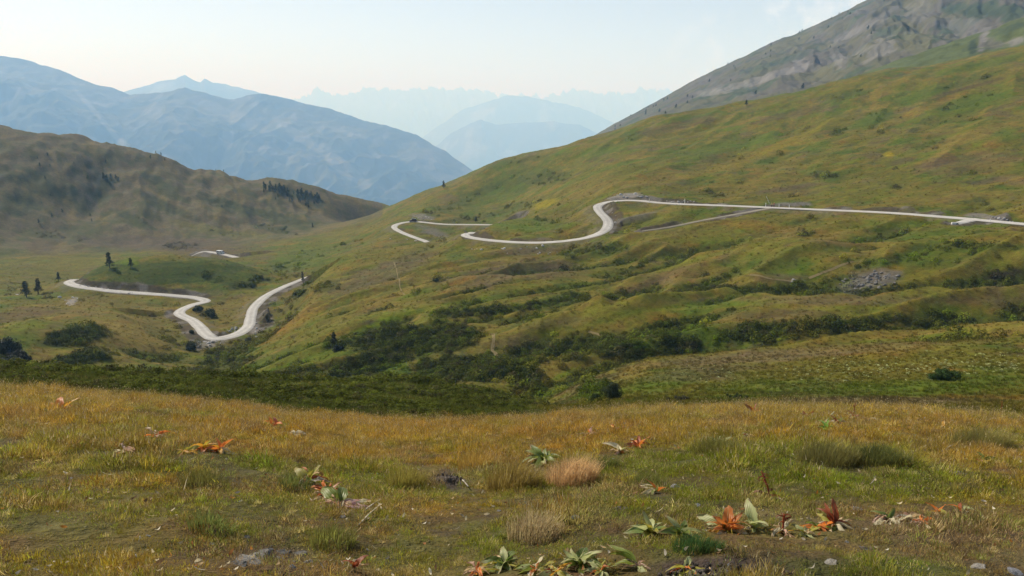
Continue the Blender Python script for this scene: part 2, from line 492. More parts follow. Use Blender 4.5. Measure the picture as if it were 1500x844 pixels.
# grid of the land: azimuth columns x distance rows
th_in = np.radians(np.linspace(-37, 37, 840))
th_l = np.radians(np.linspace(-60, -37, 30, endpoint=False)); th_r = -th_l[::-1]
th_b = np.radians(np.linspace(60, 300, 50)[1:-1])
TH = np.concatenate([th_l, th_in, th_r, th_b])           # closes on itself
rows = np.concatenate([np.geomspace(1.0, 4.5, 14, endpoint=False), np.geomspace(4.5, 36, 210, endpoint=False), np.geomspace(36, 130, 150, endpoint=False), np.geomspace(130, 215, 120, endpoint=False),
                       np.geomspace(215, 460, 260, endpoint=False), np.geomspace(460, 900, 130, endpoint=False), np.geomspace(900, 1600, 30)])
TT, RR = np.meshgrid(TH, rows, indexing='ij')
X = RR * np.sin(TT); Y = RR * np.cos(TT)

def relief(x, y, r):
    far = sstep(34, 75, r)
    hills = far * (0.006 * np.minimum(r, 420)) * fbm(x / 55, y / 55, 3, 4) * 0.65 * (1 - 0.6 * sstep(-30, -70, x) * (r < 470))
    hum = far * 0.55 * sstep(40, 130, r) * fbm(x / 14, y / 14, 9, 3)
    hum += far * 0.16 * np.abs(pn(x / 3.2, y / 3.2, 21))
    # folds and hollows that run down to the left across the bowl
    al, ac = 0.917 * x + 0.398 * y, -0.398 * x + 0.917 * y
    fold = sstep(108, 135, r) * (1 - sstep(235, 300, r)) * sstep(-75, -40, x) * 4.4 * (0.45 - 1.15 * np.abs(fbm(al / 75 + 0.3 * pn(ac / 20, al / 40, 52), ac / 29, 51, 3)))
    fold += sstep(260, 330, r) * (1 - sstep(560, 640, r)) * 2.6 * (0.35 - np.abs(fbm((0.6 * x + 0.8 * y) / 150, (-0.8 * x + 0.6 * y) / 42, 55, 3))) * sstep(-40, 60, x)
    hum += fold
    rug = sstep(520, 700, r) * sstep(-120, -200, x) * (3.5 * fbm(x / 60, y / 60, 41, 5) - 9.0 * np.abs(fbm((x + 0.35 * y) / 75, (y - .3 * x) / 260, 45, 5)) + 2.2)
    rug += sstep(520, 700, r) * sstep(-120, -200, x) * (1.6 * fbm(x / 34, y / 34, 43, 5) - 1.2 * np.abs(fbm((x + .5 * y) / 26, (y - .5 * x) / 110, 47, 4)))
    near = (1 - sstep(30, 50, r)) * (0.07 * fbm(x / 1.3, y / 1.3, 31, 3) + 0.13 * fbm(x / 5.0, y / 5.0, 33, 2)) * sstep(1.5, 5, r)
    return hills + hum + near + rug

Z = ZC - RR * base_t(TT, RR) + relief(X, Y, RR)

def line_dist(px, py, L):
    """distance to a polyline (x, y, z, ...), with the interpolated columns of the nearest spot and the side"""
    best = np.full(px.shape, 1e9); val = np.zeros(px.shape + (L.shape[1] - 2,)); side = np.zeros(px.shape)
    from_i = 0
    CH = 24
    for s in range(0, len(L) - 1, CH):
        seg = L[s:s + CH + 1]
        lo = seg[:, :2].min(0) - 26; hi = seg[:, :2].max(0) + 26
        m = np.nonzero((px > lo[0]) & (px < hi[0]) & (py > lo[1]) & (py < hi[1]))[0]
        if not len(m): continue
        qx, qy = px[m], py[m]
        for i in range(len(seg) - 1):
            a, b = seg[i], seg[i + 1]
            dx, dy = b[0] - a[0], b[1] - a[1]
            t = np.clip(((qx - a[0]) * dx + (qy - a[1]) * dy) / (dx * dx + dy * dy + 1e-9), 0, 1)
            d = np.hypot(qx - a[0] - t * dx, qy - a[1] - t * dy)
            k = d < best[m]
            mk = m[k]
            best[mk] = d[k]
            val[mk] = a[2:] + t[k][:, None] * (b[2:] - a[2:])
            side[mk] = np.sign(dx * (qy[k] - a[1]) - dy * (qx[k] - a[0]))
    return best, val, side

fx, fy, fz, fr = X.ravel(), Y.ravel(), Z.ravel().copy(), RR.ravel()
NF = len(fx)
bank = np.zeros(NF); bank_up = np.zeros(NF)          # bare earth and stones beside the road
for L, soft in ((road_c, 6.0), (track_c, 3.0), (spur_c, 2.0)):
    sub = np.nonzero((fr > 205) & (fr < 530) & (np.abs(TT.ravel()) < 0.62))[0]
    d, val, _ = line_dist(fx[sub], fy[sub], np.hstack([L, L[:, :2]]))
    half = val[:, 1] / 2 + 0.5
    ok = d < 25
    # a steep cut where the land stands above the road, a softer fill below it
    dz = fz[sub] - val[:, 0]
    reach = np.where(dz > 0, 1.0 + np.minimum(np.abs(dz) * 1.1, soft), 1.5 + np.minimum(np.abs(dz) * 1.8, soft * 1.5))
    w = np.where(ok, 1 - sstep(0, 1, (d - half) / reach), 0)
    nz = fz[sub] * (1 - w) + (val[:, 0] - 0.12) * w
    # nothing on the valley side stands up in front of the carriageway
    rroad = np.hypot(val[:, 3], val[:, 4]); front = (fr[sub] < rroad - 0.3) & (d < 24) & (val[:, 2] > 0.93)
    lim = val[:, 0] - 0.12 + 0.55 * (ZC - val[:, 0]) / np.maximum(rroad, 1) * np.maximum(rroad - fr[sub] - half * 0.6, 0)
    kf = 1 - sstep(5, 23, d)
    nz = np.where(front & (nz > lim), nz * (1 - kf) + lim * kf, nz)
    fz[sub] = nz
    bk = np.where(ok, (1 - sstep(0.2, 1.25, (d - half) / (reach + 0.6))) * sstep(0.15, 1.3, np.abs(dz) + 0.5), 0)
    bank[sub] = np.maximum(bank[sub], bk)
    bank_up[sub] = np.maximum(bank_up[sub], np.where(ok & (dz > 0.15), 1 - sstep(0.75, 1.25, (d - half) / (reach + 0.3)), 0))

# gullies cut into the slope: (column, row) lines laid on the land
GLY = fz.reshape(X.shape)
ROWL = np.log(rows)
TH_F = np.concatenate([th_l, th_in, th_r])
def land_at(th, r):
    """height of the built land (front sector)"""
    a = np.clip(np.interp(np.asarray(th, float), TH_F, np.arange(len(TH_F))), 0, len(TH_F) - 1.001)
    b = np.interp(np.log(r), ROWL, np.arange(len(rows))); b = np.clip(b, 0, len(rows) - 1.001)
    ia = a.astype(int); ib = b.astype(int); fa = a - np.floor(a); fb = b - ib
    G = GLY
    return (G[ia, ib] * (1 - fa) + G[ia + 1, ib] * fa) * (1 - fb) + (G[ia, ib + 1] * (1 - fa) + G[ia + 1, ib + 1] * fa) * fb

RS = np.geomspace(3.0, 1500, 2600)
def hit(u, v, rmin=3.0, rmax=1500.0):
    """where the sight line through a photo pixel first meets the land"""
    th, t = ray(u, v)
    rs = RS[(RS >= rmin) & (RS <= rmax)]
    z = land_at(np.full_like(rs, float(th)), rs)
    above = (ZC - rs * float(t)) - z
    k = np.nonzero(above <= 0)[0]
    if len(k) == 0: i = int(np.argmin(above)); r = rs[i]
    elif k[0] == 0: r = rs[0]
    else:
        i = k[0]; f = above[i - 1] / (above[i - 1] - above[i]); r = rs[i - 1] + f * (rs[i] - rs[i - 1])
    x, y = r * math.sin(th), r * math.cos(th)
    return Vector((x, y, float(land_at(np.array([float(th)]), np.array([r]))[0])))

def zland(x, y):
    x = np.atleast_1d(np.asarray(x, float)); y = np.atleast_1d(np.asarray(y, float))
    return land_at(np.arctan2(x, y), np.hypot(x, y))

GULLIES = [([(640, 476), (690, 468), (740, 464), (800, 456), (850, 446), (905, 440), (960, 418), (1020, 396)], 1.6, 5),
           ([(905, 440), (900, 424), (950, 398), (1010, 380)], 1.0, 4),
           ([(790, 590), (770, 575), (740, 560)], 1.2, 6),
           ([(1010, 425), (1080, 420), (1150, 425)], 1.2, 5),
           ([(1430, 418), (1470, 405), (1500, 398)], 1.5, 5),
           ([(470, 560), (520, 545), (560, 530), (600, 505)], 1.2, 7)]
for pts, dep, wid in GULLIES:
    L = crom(np.array([list(hit(u, v, 60)) for u, v in pts]), 2.0)
    sub = np.nonzero((fr > 60) & (fr < 460) & (np.abs(TT.ravel()) < 0.62))[0]
    d, val, _ = line_dist(fx[sub], fy[sub], L)
    fz[sub] -= dep * (1 - sstep(0.1, 1, d / wid)) * (0.6 + 0.4 * pn(fx[sub] / 9, fy[sub] / 9, 77)) * (bank[sub] < 0.05)
GLY = fz.reshape(X.shape)

# ---------------------------------------------------------------- colour of the plant cover
OLIVE = np.array((0.140, 0.128, 0.024)); GREEN = np.array((0.088, 0.122, 0.016)); LIME = np.array((0.130, 0.180, 0.016))
TAN = np.array((0.245, 0.182, 0.050)); ORANGE = np.array((0.270, 0.150, 0.030)); BROWN = np.array((0.115, 0.080, 0.042))
HEATH = np.array((0.125, 0.092, 0.062)); SHRUB = np.array((0.046, 0.055, 0.011)); STONE = np.array((0.30, 0.275, 0.245))
YELLOW = np.array((0.29, 0.24, 0.028)); EARTH = np.array((0.075, 0.058, 0.045)); STRAW = np.array((0.33, 0.26, 0.13)); FOREST = np.array((0.030, 0.042, 0.020))

P3 = np.stack([fx, fy, fz], -1)
UU, VV = project(P3)
def ns(scale, seed, o=4): return fbm(fx / scale, fy / scale, seed, o)
def lerp(C, c, w):
    w = np.clip(w, 0, 1)[:, None]
    return C * (1 - w) + c * w
C = np.tile(OLIVE, (NF, 1))
C = lerp(C, TAN * 0.85, 0.62 * sstep(-0.1, 0.65, ns(30, 101) + 0.5 * ns(7, 102)))
C = lerp(C, GREEN, 0.9 * sstep(0.0, 0.55, ns(24, 103) + 0.4 * ns(5, 104)))
C = lerp(C, HEATH, 0.5 * sstep(0.2, 0.65, ns(17, 105) + 0.35 * ns(4, 106)))
C = lerp(C, ORANGE * 0.8, 0.5 * sstep(0.25, 0.7, ns(12, 107)))
al_, ac_ = 0.917 * fx + 0.398 * fy, -0.398 * fx + 0.917 * fy
streak = fbm(al_ / 16, ac_ / 6, 108, 4) + 0.2 * fbm(fx / 2.2, fy / 2.2, 109, 3)
farm = sstep(90, 130, fr) * (fr < 640)
C = lerp(C, SHRUB * 1.5, 0.62 * farm * sstep(0.34, 0.46, streak))
C = lerp(C, TAN * 0.9, 0.5 * farm * sstep(0.36, 0.5, fbm(al_ / 22, ac_ / 5, 110, 4)))
C = lerp(C, LIME * 0.8, 0.5 * farm * sstep(0.3, 0.5, fbm(al_ / 26, ac_ / 11, 113, 4)))
warp = 0.45 * ns(9, 111, 4) + 0.2 * ns(3, 112, 3)

DENS = np.zeros(NF)          # how thick the low shrubs stand
def blob(u, v, ru, rv, ang, col, k, r0=34, r1=1600, dens=0.0):
    """a patch of one plant cover on the land round the spot that photo pixel (u, v) shows"""
    global C
    R = max(ru, rv) * 1.8
    m = np.nonzero((np.abs(UU - u) < R) & (np.abs(VV - v) < R) & (fr > r0) & (fr < r1) & (np.abs(TT.ravel()) < 0.62))[0]
    if not len(m): return
    a = math.radians(ang); du = UU[m] - u; dv = VV[m] - v
    e = np.hypot((du * math.cos(a) - dv * math.sin(a)) / ru, (du * math.sin(a) + dv * math.cos(a)) / rv) + warp[m] * 0.9
    w = (1 - sstep(0.55, 1.15, e)) * k
    C[m] = C[m] * (1 - w)[:, None] + col * w[:, None]
    if dens:
        DENS[m] = np.maximum(DENS[m], w / max(k, 1e-6) * dens)
    elif col is not SHRUB and col is not HEATH:
        DENS[m] *= 1 - 0.8 * w

# left hill: heather, dark shrubs, paler ribs
mh = sstep(520, 600, fr) * (UU < 560) * (np.abs(TT.ravel()) < 0.7)
C = lerp(C, HEATH * 0.72 + OLIVE * 0.28, 0.85 * mh)
C = lerp(C, SHRUB * 1.4, mh * 0.55 * sstep(0.26, 0.34, ns(15, 125, 4)))
C = lerp(C, SHRUB * 1.35, mh * 0.5 * sstep(0.05, 0.3, ns(45, 121) + 0.6 * ns(12, 122)))
C = lerp(C, TAN * 0.65, mh * 0.5 * sstep(0.22, 0.42, fbm((fx + 0.5 * fy) / 24, (fy - .5 * fx) / 90, 123, 4) + 0.3 * ns(9, 124)))
for b in [
    # --- left hill and valley
    (432, 283, 40, 7, -16, FOREST * 1.6, 0.6, 600), (410, 320, 55, 10, -14, SHRUB, 0.8, 560), (150, 262, 22, 12, 0, FOREST, .8, 560), (70, 275, 60, 14, -20, SHRUB, .6, 560), (30, 300, 40, 20, -10, SHRUB, .6, 560),
    (265, 362, 34, 8, 0, SHRUB, .95, 480, 640, .9), (330, 342, 40, 5, -6, SHRUB, .7, 520, 680, .6), (400, 336, 34, 6, -10, SHRUB, .7, 540, 700, .6), (190, 318, 34, 6, -22, SHRUB, .7, 560, 760, .6), (70, 345, 24, 7, 0, SHRUB, .7, 500, 640, .7), (120, 352, 20, 5, 0, SHRUB, .6, 500, 640, .6), (240, 300, 60, 8, -24, SHRUB, .6, 600, 800, .4), (350, 305, 60, 7, -18, SHRUB, .6, 600, 800, .4), (205, 330, 26, 5, -14, SHRUB, .7, 540), (330, 300, 60, 9, -16, SHRUB, .6, 560), (60, 360, 26, 12, 0, BROWN, .6, 480), (100, 335, 22, 8, 0, SHRUB, .5, 520),
    (95, 280, 10, 45, 18, TAN * .8, .5, 560), (230, 285, 50, 4, -28, TAN * .8, .5, 560), (300, 335, 60, 8, -12, OLIVE, .6, 520), (370, 345, 30, 6, 0, OLIVE, .6, 520), (440, 300, 40, 6, -20, TAN * .7, .6, 600),
    (50, 400, 90, 22, 0, OLIVE * .85, .6, 350, 560), (250, 358, 160, 12, -3, HEATH * .8, .6, 470, 680), (300, 378, 120, 8, 0, OLIVE * .75, .6, 380, 520), (120, 385, 70, 10, 0, OLIVE, .6, 350, 560), (440, 378, 70, 20, 18, GREEN * 1.05, .7, 330, 560), (490, 345, 50, 10, 22, OLIVE, .6, 400, 620), (300, 370, 60, 10, 0, BROWN, .5, 420, 560),
    (500, 325, 50, 8, 20, TAN * .8, .4, 420, 640), (410, 393, 14, 4, 0, SHRUB, .6, 330, 470, .5),
    # --- knoll
    (255, 402, 140, 26, 2, GREEN * .62, .95, 316, 366), (200, 404, 60, 8, -8, SHRUB * 1.4, .4, 325, 366, .12), (330, 412, 55, 9, -14, SHRUB, .5, 300, 400, .4), (260, 418, 100, 5, 4, SHRUB * 1.3, .5, 318, 360, .2), (365, 415, 34, 6, 12, SHRUB, .9, 300, 345, .8), (190, 384, 16, 5, 0, LIME, .6, 330, 400),
    # --- inside the hairpin and the slope below the road
    (345, 455, 40, 22, 0, TAN * .75, .7, 245, 300), (305, 462, 12, 7, 0, SHRUB, .9, 240, 300, .9), (290, 446, 16, 4, 10, SHRUB, .8, 270, 300, .8), (240, 467, 30, 9, -18, SHRUB, .75, 240, 290, .7), (210, 515, 24, 8, 14, SHRUB, .75, 190, 250, .7), (245, 508, 28, 4, 8, SHRUB, .6, 190, 250, .6),
    (283, 505, 9, 9, 20, SHRUB, .95, 200, 245, .95), (220, 528, 12, 4, 0, SHRUB, .7, 180, 230, .7), (160, 441, 40, 8, -6, SHRUB, .5, 280, 330, .5), (115, 440, 14, 6, 0, SHRUB, .5, 280, 330, .4), (262, 485, 14, 10, -30, SHRUB, .6, 230, 270, .5),
    (210, 490, 120, 40, 12, TAN * .85, .65, 180, 300), (120, 450, 110, 16, 5, TAN * .8, .5, 250, 330), (30, 462, 60, 12, 5, BROWN, .6, 240, 330), (330, 545, 80, 14, 8, TAN * .7, .5, 160, 260),
    (30, 500, 45, 20, 30, GREEN, .8, 185, 230), (38, 478, 38, 7, 5, LIME, .7, 190, 225), (105, 495, 62, 15, 8, SHRUB, 1, 170, 230, 1.0), (120, 525, 45, 17, 10, SHRUB, 1, 165, 220, 1.0), (90, 548, 50, 8, 0, SHRUB, 1, 165, 200, 1.0), (12, 525, 24, 18, 0, SHRUB, 1, 165, 205, 1.0),
    (60, 522, 18, 12, 25, TAN * .7, .8, 165, 205), (30, 550, 40, 10, 0, SHRUB, .9, 150, 190, .9),
    # --- middle slope
    (590, 375, 80, 10, 12, OLIVE, .6, 260, 330), (560, 400, 100, 16, 22, HEATH * .95, .55, 230, 320), (480, 420, 26, 8, 15, SHRUB, .6, 240, 300, .5), (440, 432, 14, 5, 15, SHRUB * .9, .8, 250, 300, .7), (640, 410, 12, 7, 15, SHRUB * 1.5, .7, 210, 260, .5), (605, 425, 12, 7, 10, SHRUB * 1.5, .6, 200, 260, .5),
    (570, 436, 22, 4, 15, SHRUB * 1.4, .7, 200, 260, .6), (700, 408, 70, 14, 8, HEATH, .55, 200, 260), (675, 412, 26, 5, 20, ORANGE, .6, 200, 260), (550, 445, 120, 7, 22, TAN * .9, .65, 190, 280), (430, 475, 60, 10, 30, ORANGE * .85, .5, 190, 260),
    (670, 448, 80, 10, 8, GREEN * 1.2, .7, 180, 230), (560, 472, 60, 10, 25, LIME, .85, 170, 230), (530, 490, 50, 10, 35, LIME, .7, 160, 230), (480, 470, 60, 14, 20, GREEN, .5, 190, 260), (450, 520, 80, 18, 12, GREEN, .7, 150, 220), (400, 535, 90, 12, 15, LIME * .75, .8, 150, 230),
    (690, 458, 70, 7, 5, SHRUB, .9, 160, 200, .9), (790, 447, 60, 6, 9, SHRUB, .85, 160, 205, .8), (835, 438, 30, 10, 5, SHRUB * 1.2, .9, 160, 215, .8), (760, 468, 60, 5, 5, SHRUB * 1.5, .6, 160, 190, .5), (610, 500, 120, 26, 4, SHRUB, 1, 130, 190, 1.0), (560, 525, 110, 20, 20, SHRUB, .95, 120, 185, 1.0),
    (700, 540, 90, 26, 0, SHRUB, .9, 108, 160, 1.0), (640, 545, 110, 20, 0, SHRUB, .95, 108, 160, 1.0), (770, 555, 40, 28, -30, SHRUB, 1, 108, 140, 1.0), (500, 545, 70, 16, 10, SHRUB, .8, 120, 180, .8), (340, 552, 30, 8, 20, SHRUB, .9, 150, 210, .8), (430, 545, 40, 8, 12, SHRUB, .6, 140, 200, .6),
    (590, 540, 30, 14, 20, GREEN * 1.1, .8, 110, 170), (605, 530, 8, 25, 10, TAN * .6, .6, 110, 170),
    (880, 365, 50, 10, 5, SHRUB * 1.5, .75, 230, 265, .65), (840, 372, 26, 8, 0, SHRUB * 1.5, .65, 225, 265, .5), (930, 392, 40, 4, 25, SHRUB * 1.2, .8, 200, 240, .6), (1000, 385, 70, 6, 14, LIME * .8, .6, 200, 250), (880, 395, 60, 10, 10, GREEN, .6, 200, 245), (790, 395, 80, 18, 0, HEATH * 1.1, .55, 205, 255),
    (900, 437, 40, 12, 10, SHRUB, .8, 165, 205, .7), (960, 412, 60, 8, 18, BROWN, .6, 185, 230), (820, 424, 60, 7, 5, GREEN, .6, 190, 230), (880, 415, 14, 5, 0, GREEN, .6, 190, 230),
    # --- bank E
    (820, 505, 110, 22, 3, OLIVE, .6, 130, 170), (760, 500, 50, 14, 8, HEATH, .5, 130, 170), (890, 510, 70, 20, -5, SHRUB * 1.1, .95, 126, 166, 1.0), (820, 520, 60, 16, 0, SHRUB * 1.2, .85, 120, 160, .9), (1010, 495, 100, 24, 2, GREEN * .8, .8, 135, 165, .45), (990, 505, 40, 16, 0, SHRUB * 1.1, .9, 132, 165, 1.0),
    (1130, 490, 70, 18, 0, SHRUB * 1.05, .85, 136, 166, .9), (1240, 480, 90, 14, 2, SHRUB, .9, 138, 166, .9), (1400, 478, 110, 12, -2, BROWN, .7, 138, 168), (1330, 468, 70, 10, 0, SHRUB * 1.2, .7, 140, 168, .7), (1150, 462, 120, 9, 2, BROWN * .9, .6, 145, 170), (1460, 470, 60, 10, 0, SHRUB * 1.3, .6, 140, 168, .5),
    (1200, 440, 260, 8, 0, HEATH * 1.1, .5, 158, 172), (1060, 445, 80, 7, 3, GREEN * 1.2, .7, 155, 172), (800, 475, 60, 8, 8, HEATH, .5, 150, 170), (940, 455, 60, 5, 6, LIME * .9, .5, 155, 172), (1180, 506, 70, 7, 5, LIME * .8, .9, 122, 142), (830, 548, 40, 5, 25, LIME * .8, .8, 110, 130),
    (1330, 488, 60, 4, 3, TAN, .5, 120, 145),
    # --- right meadow
    (1200, 545, 330, 30, 3, OLIVE * .95, .65, 58, 130), (1250, 570, 250, 14, 0, GREEN * 1.05, .75, 56, 90), (980, 560, 60, 18, 15, GREEN, .7, 60, 112), (1150, 520, 250, 10, 4, HEATH * 1.3, .5, 95, 130), (1040, 545, 90, 14, 6, HEATH * 1.1, .4, 70, 115), (1430, 560, 80, 22, 0, GREEN, .6, 60, 110), (870, 575, 26, 20, 30, GREEN * .9, .85, 62, 112, .4),
    (930, 545, 40, 10, 20, TAN * .8, .6, 70, 112), (1330, 505, 190, 8, 3, TAN * .8, .5, 95, 132), (1300, 588, 200, 6, 0, HEATH, .6, 48, 66),
    # --- second hummocks and bench
    (1100, 392, 90, 12, 4, GREEN * .9, .6, 190, 212), (1080, 425, 80, 11, -2, SHRUB * 1.1, .85, 178, 200, .8), (1040, 428, 60, 9, 0, SHRUB, .9, 178, 202, .8), (1150, 408, 50, 8, 0, HEATH, .6, 185, 206), (1020, 405, 50, 12, 15, TAN * .7, .6, 188, 212), (1200, 365, 60, 6, 0, GREEN, .7, 195, 212),
    (1300, 382, 70, 10, 8, SHRUB * 1.6, .75, 190, 212, .6), (1420, 362, 90, 9, 0, SHRUB * 1.5, .8, 190, 212, .7), (1360, 380, 120, 14, 3, GREEN * .9, .7, 188, 212, .3), (1400, 405, 100, 14, 0, OLIVE * .9, .6, 185, 208), (1460, 408, 50, 10, 14, SHRUB * .8, 1, 182, 205, 1.0), (1335, 425, 70, 7, 0, BROWN, .5, 178, 200),
    (1480, 423, 50, 6, 8, LIME * .8, .95, 170, 188), (1220, 402, 60, 6, 25, TAN * .9, .6, 185, 206), (1180, 415, 26, 5, 25, LIME * .7, .6, 180, 200), (1240, 425, 60, 6, 0, GREEN * .9, .5, 178, 200),
    (1380, 345, 120, 8, 3, GREEN, .6, 205, 238), (1330, 328, 110, 7, 4, LIME * .75, .75, 215, 250), (1150, 345, 110, 12, 3, TAN * .8, .6, 215, 262), (1050, 352, 90, 7, 0, LIME * .8, .5, 215, 250), (1200, 330, 90, 6, 0, OLIVE, .5, 220, 262), (1100, 330, 70, 8, -5, ORANGE * .8, .4, 220, 270), (1180, 343, 16, 5, 0, SHRUB * 1.4, .6, 215, 255, .4),
    (1000, 345, 90, 14, 0, OLIVE, .6, 225, 270), (960, 325, 50, 12, 0, GREEN, .5, 250, 290), (780, 330, 70, 12, 0, GREEN * 1.2, .6, 275, 400), (830, 318, 50, 14, 0, TAN * .7, .4, 290, 380), (930, 307, 50, 5, 0, GREEN, .5, 285, 302),
    # --- right hill
    (740, 275, 90, 22, 25, GREEN * .85, .65, 400, 620), (700, 285, 80, 6, 24, SHRUB * 1.4, .5, 440, 620, .3), (770, 300, 60, 8, 12, SHRUB * 1.6, .5, 380, 520, .3), (800, 262, 36, 12, 10, SHRUB * 1.5, .65, 400, 560, .4), (640, 310, 50, 8, 18, SHRUB * 1.6, .4, 450, 560, .3), (800, 298, 22, 5, 20, YELLOW * .85, .85, 340, 480), (690, 320, 60, 5, 8, SHRUB * 1.4, .5, 430, 520, .4),
    (870, 270, 60, 12, 20, TAN * .75, .6, 330, 480), (900, 215, 60, 6, 22, GREEN, .6, 440, 570), (760, 236, 60, 5, 10, SHRUB * 1.6, .5, 480, 575, .3), (930, 200, 30, 8, 15, SHRUB * 1.6, .6, 480, 570, .3), (990, 185, 70, 7, 12, BROWN, .5, 460, 575), (1040, 220, 46, 12, 20, GREEN, .7, 380, 500),
    (1110, 205, 40, 8, 12, GREEN * 1.1, .7, 400, 520), (1090, 235, 90, 8, 20, TAN * .9, .6, 360, 480), (1150, 210, 80, 5, 24, YELLOW * .7, .55, 370, 500), (1060, 245, 60, 5, 18, YELLOW * .6, .5, 340, 460), (1170, 165, 70, 6, 12, BROWN, .5, 440, 570), (1240, 140, 40, 9, 8, SHRUB * 1.7, .6, 440, 570, .3), (1280, 175, 40, 12, 20, GREEN * .95, .8, 400, 500, .3),
    (1290, 188, 22, 8, 20, SHRUB * 1.6, .6, 390, 480, .3), (1225, 196, 12, 6, 20, SHRUB * 1.5, .8, 390, 480, .5), (1350, 140, 60, 10, 20, GREEN, .7, 430, 540), (1330, 170, 90, 6, 22, TAN * .9, .6, 400, 500), (1430, 150, 70, 14, 16, LIME * .65, .8, 400, 520, .2), (1420, 118, 60, 6, 16, SHRUB * 1.7, .6, 440, 560, .3), (1450, 92, 80, 7, 12, GREEN, .6, 470, 570), (1420, 128, 70, 3, 15, BROWN * .8, .7, 440, 540),
    (1302, 226, 10, 4, 0, YELLOW, 1, 330, 440), (1320, 236, 22, 6, 10, BROWN, .7, 320, 420), (1215, 258, 32, 7, 0, SHRUB * 1.4, .75, 300, 380, .5), (1240, 252, 26, 6, 10, GREEN, .6, 300, 400), (1180, 238, 20, 4, 8, SHRUB * 1.6, .5, 330, 430, .3), (1420, 200, 90, 8, 18, TAN * .85, .6, 340, 460), (1470, 195, 20, 6, 16, GREEN * 1.1, .7, 340, 440), (1420, 240, 80, 18, 5, BROWN, .5, 290, 400),
    (1480, 250, 50, 12, 0, OLIVE * .8, .5, 280, 400), (1300, 275, 110, 12, 5, OLIVE, .5, 270, 350), (1120, 275, 120, 10, 3, TAN * .75, .4, 285, 350), (1310, 273, 12, 4, 0, SHRUB * 1.4, .6, 280, 350, .5), (1350, 215, 70, 5, 24, GREEN * 1.2, .5, 330, 440), (1040, 287, 18, 4, 0, SHRUB * 1.4, .6, 290, 330, .4), (1450, 265, 40, 5, 8, HEATH * .8, .6, 270, 350), (1160, 275, 60, 4, 8, HEATH * .9, .6, 280, 340),
    (980, 262, 100, 10, 15, TAN * .8, .5, 330, 430), (950, 240, 70, 8, 20, GREEN, .4, 380, 470), (1380, 290, 100, 8, 5, TAN * .75, .4, 255, 310),
]: blob(*b)
# the dark shoulder just beyond the meadow
msh = sstep(33.5, 37, fr + 2 * warp) * (1 - sstep(98, 112, fr)) * (1 - sstep(0, 1, (UU - 775 + 45 * warp) / 30)) * (np.abs(TT.ravel()) < 0.7)
C = lerp(C, np.array((0.094, 0.108, 0.022)) * (1 + 0.35 * ns(6, 131)[:, None]), msh)
DENS = np.maximum(DENS * (1 - msh), 0.8 * msh * sstep(-0.35, 0.25, ns(5, 133)))
# shrubs gather in the hollows
nf = len(th_in); c0 = len(th_l)
Zs = GLY[c0:c0 + nf]
def box(A, k, ax):
    cs_ = np.cumsum(np.concatenate([np.repeat(np.take(A, [0], ax), k + 1, ax), A, np.repeat(np.take(A, [-1], ax), k, ax)], ax), ax)
    n_ = A.shape[ax]
    return (np.take(cs_, range(2 * k + 1, 2 * k + 1 + n_), ax) - np.take(cs_, range(0, n_), ax)) / (2 * k + 1)
TR_ = Zs / RR[c0:c0 + nf]
conc = (box(box(TR_, 34, 0), 14, 1) - TR_) * RR[c0:c0 + nf]
HOL = np.zeros(X.shape); HOL[c0:c0 + nf] = conc
hol = HOL.ravel() * (fr > 110) * (fr < 460)
hw = sstep(0.22, 0.70, hol + 0.30 * warp * (hol > 0)) * sstep(105, 125, fr) * (1 - 0.7 * sstep(215, 260, fr))
C = lerp(C, SHRUB * 1.3, 0.8 * hw)
DENS = np.maximum(DENS, 0.7 * hw)
rid_ = sstep(0.12, 0.6, -hol) * sstep(110, 130, fr) * (1 - sstep(230, 300, fr))
C = lerp(C, TAN * 0.85, 0.30 * rid_ * (DENS < 0.3))
# gully floors beyond it
# bare banks beside the roads
bn = np.clip(bank * 0.85 + 0.6 * ns(3.2, 141, 4) * (bank > 0.02) - 0.12, 0, 1)
C = lerp(C, STONE * 0.32 + EARTH * 0.4 + OLIVE * .3, bn * 0.7 * sstep(0.15, 0.6, bn + 0.3 * ns(11, 142, 2)))
bu = np.clip(bank_up * (0.8 + 0.6 * ns(3.5, 143, 3)), 0, 1)
C = lerp(C, EARTH * 0.95, 0.75 * sstep(0.25, 0.65, bu))
C = lerp(C, STONE * 0.7, 0.7 * sstep(0.2, 0.5, bu) * sstep(0.1, 0.35, ns(6, 144, 3)))
DENS = DENS * (1 - np.maximum(bn, bu))
for b in [(915, 288, 26, 5, 8, STONE * .9, .9, 270, 345), (990, 297, 16, 3, 0, STONE * .8, .8, 270, 330), (620, 318, 20, 4, -10, STONE * .7, .7, 420, 500), (1160, 300, 34, 3.5, 0, STONE * .55, .9, 270, 320), (1440, 317, 30, 4, -6, STONE * .7, .8, 235, 290), (790, 352, 30, 4, 2, EARTH * 1.7, .7, 265, 300), (760, 368, 40, 7, 3, HEATH, .6, 235, 275),
          (1275, 412, 52, 17, 12, STONE * .5, .8, 180, 206), (310, 503, 26, 6, 12, STONE * .8, .8, 205, 245), (105, 442, 10, 5, 20, STONE * 1.1, .8, 280, 335), (372, 478, 8, 14, -10, STONE * .8, .7, 235, 275), (300, 372, 10, 8, 20, STONE * .6, .7, 440, 520), (1465, 404, 40, 5, 14, EARTH * .5, .9, 185, 205), (540, 473, 20, 4, 10, EARTH, .6, 165, 205), (930, 318, 45, 3, 14, STONE * .6, .7, 255, 295), (635, 340, 26, 6, -18, STONE * .55, .6, 385, 440)]:
    blob(*b)

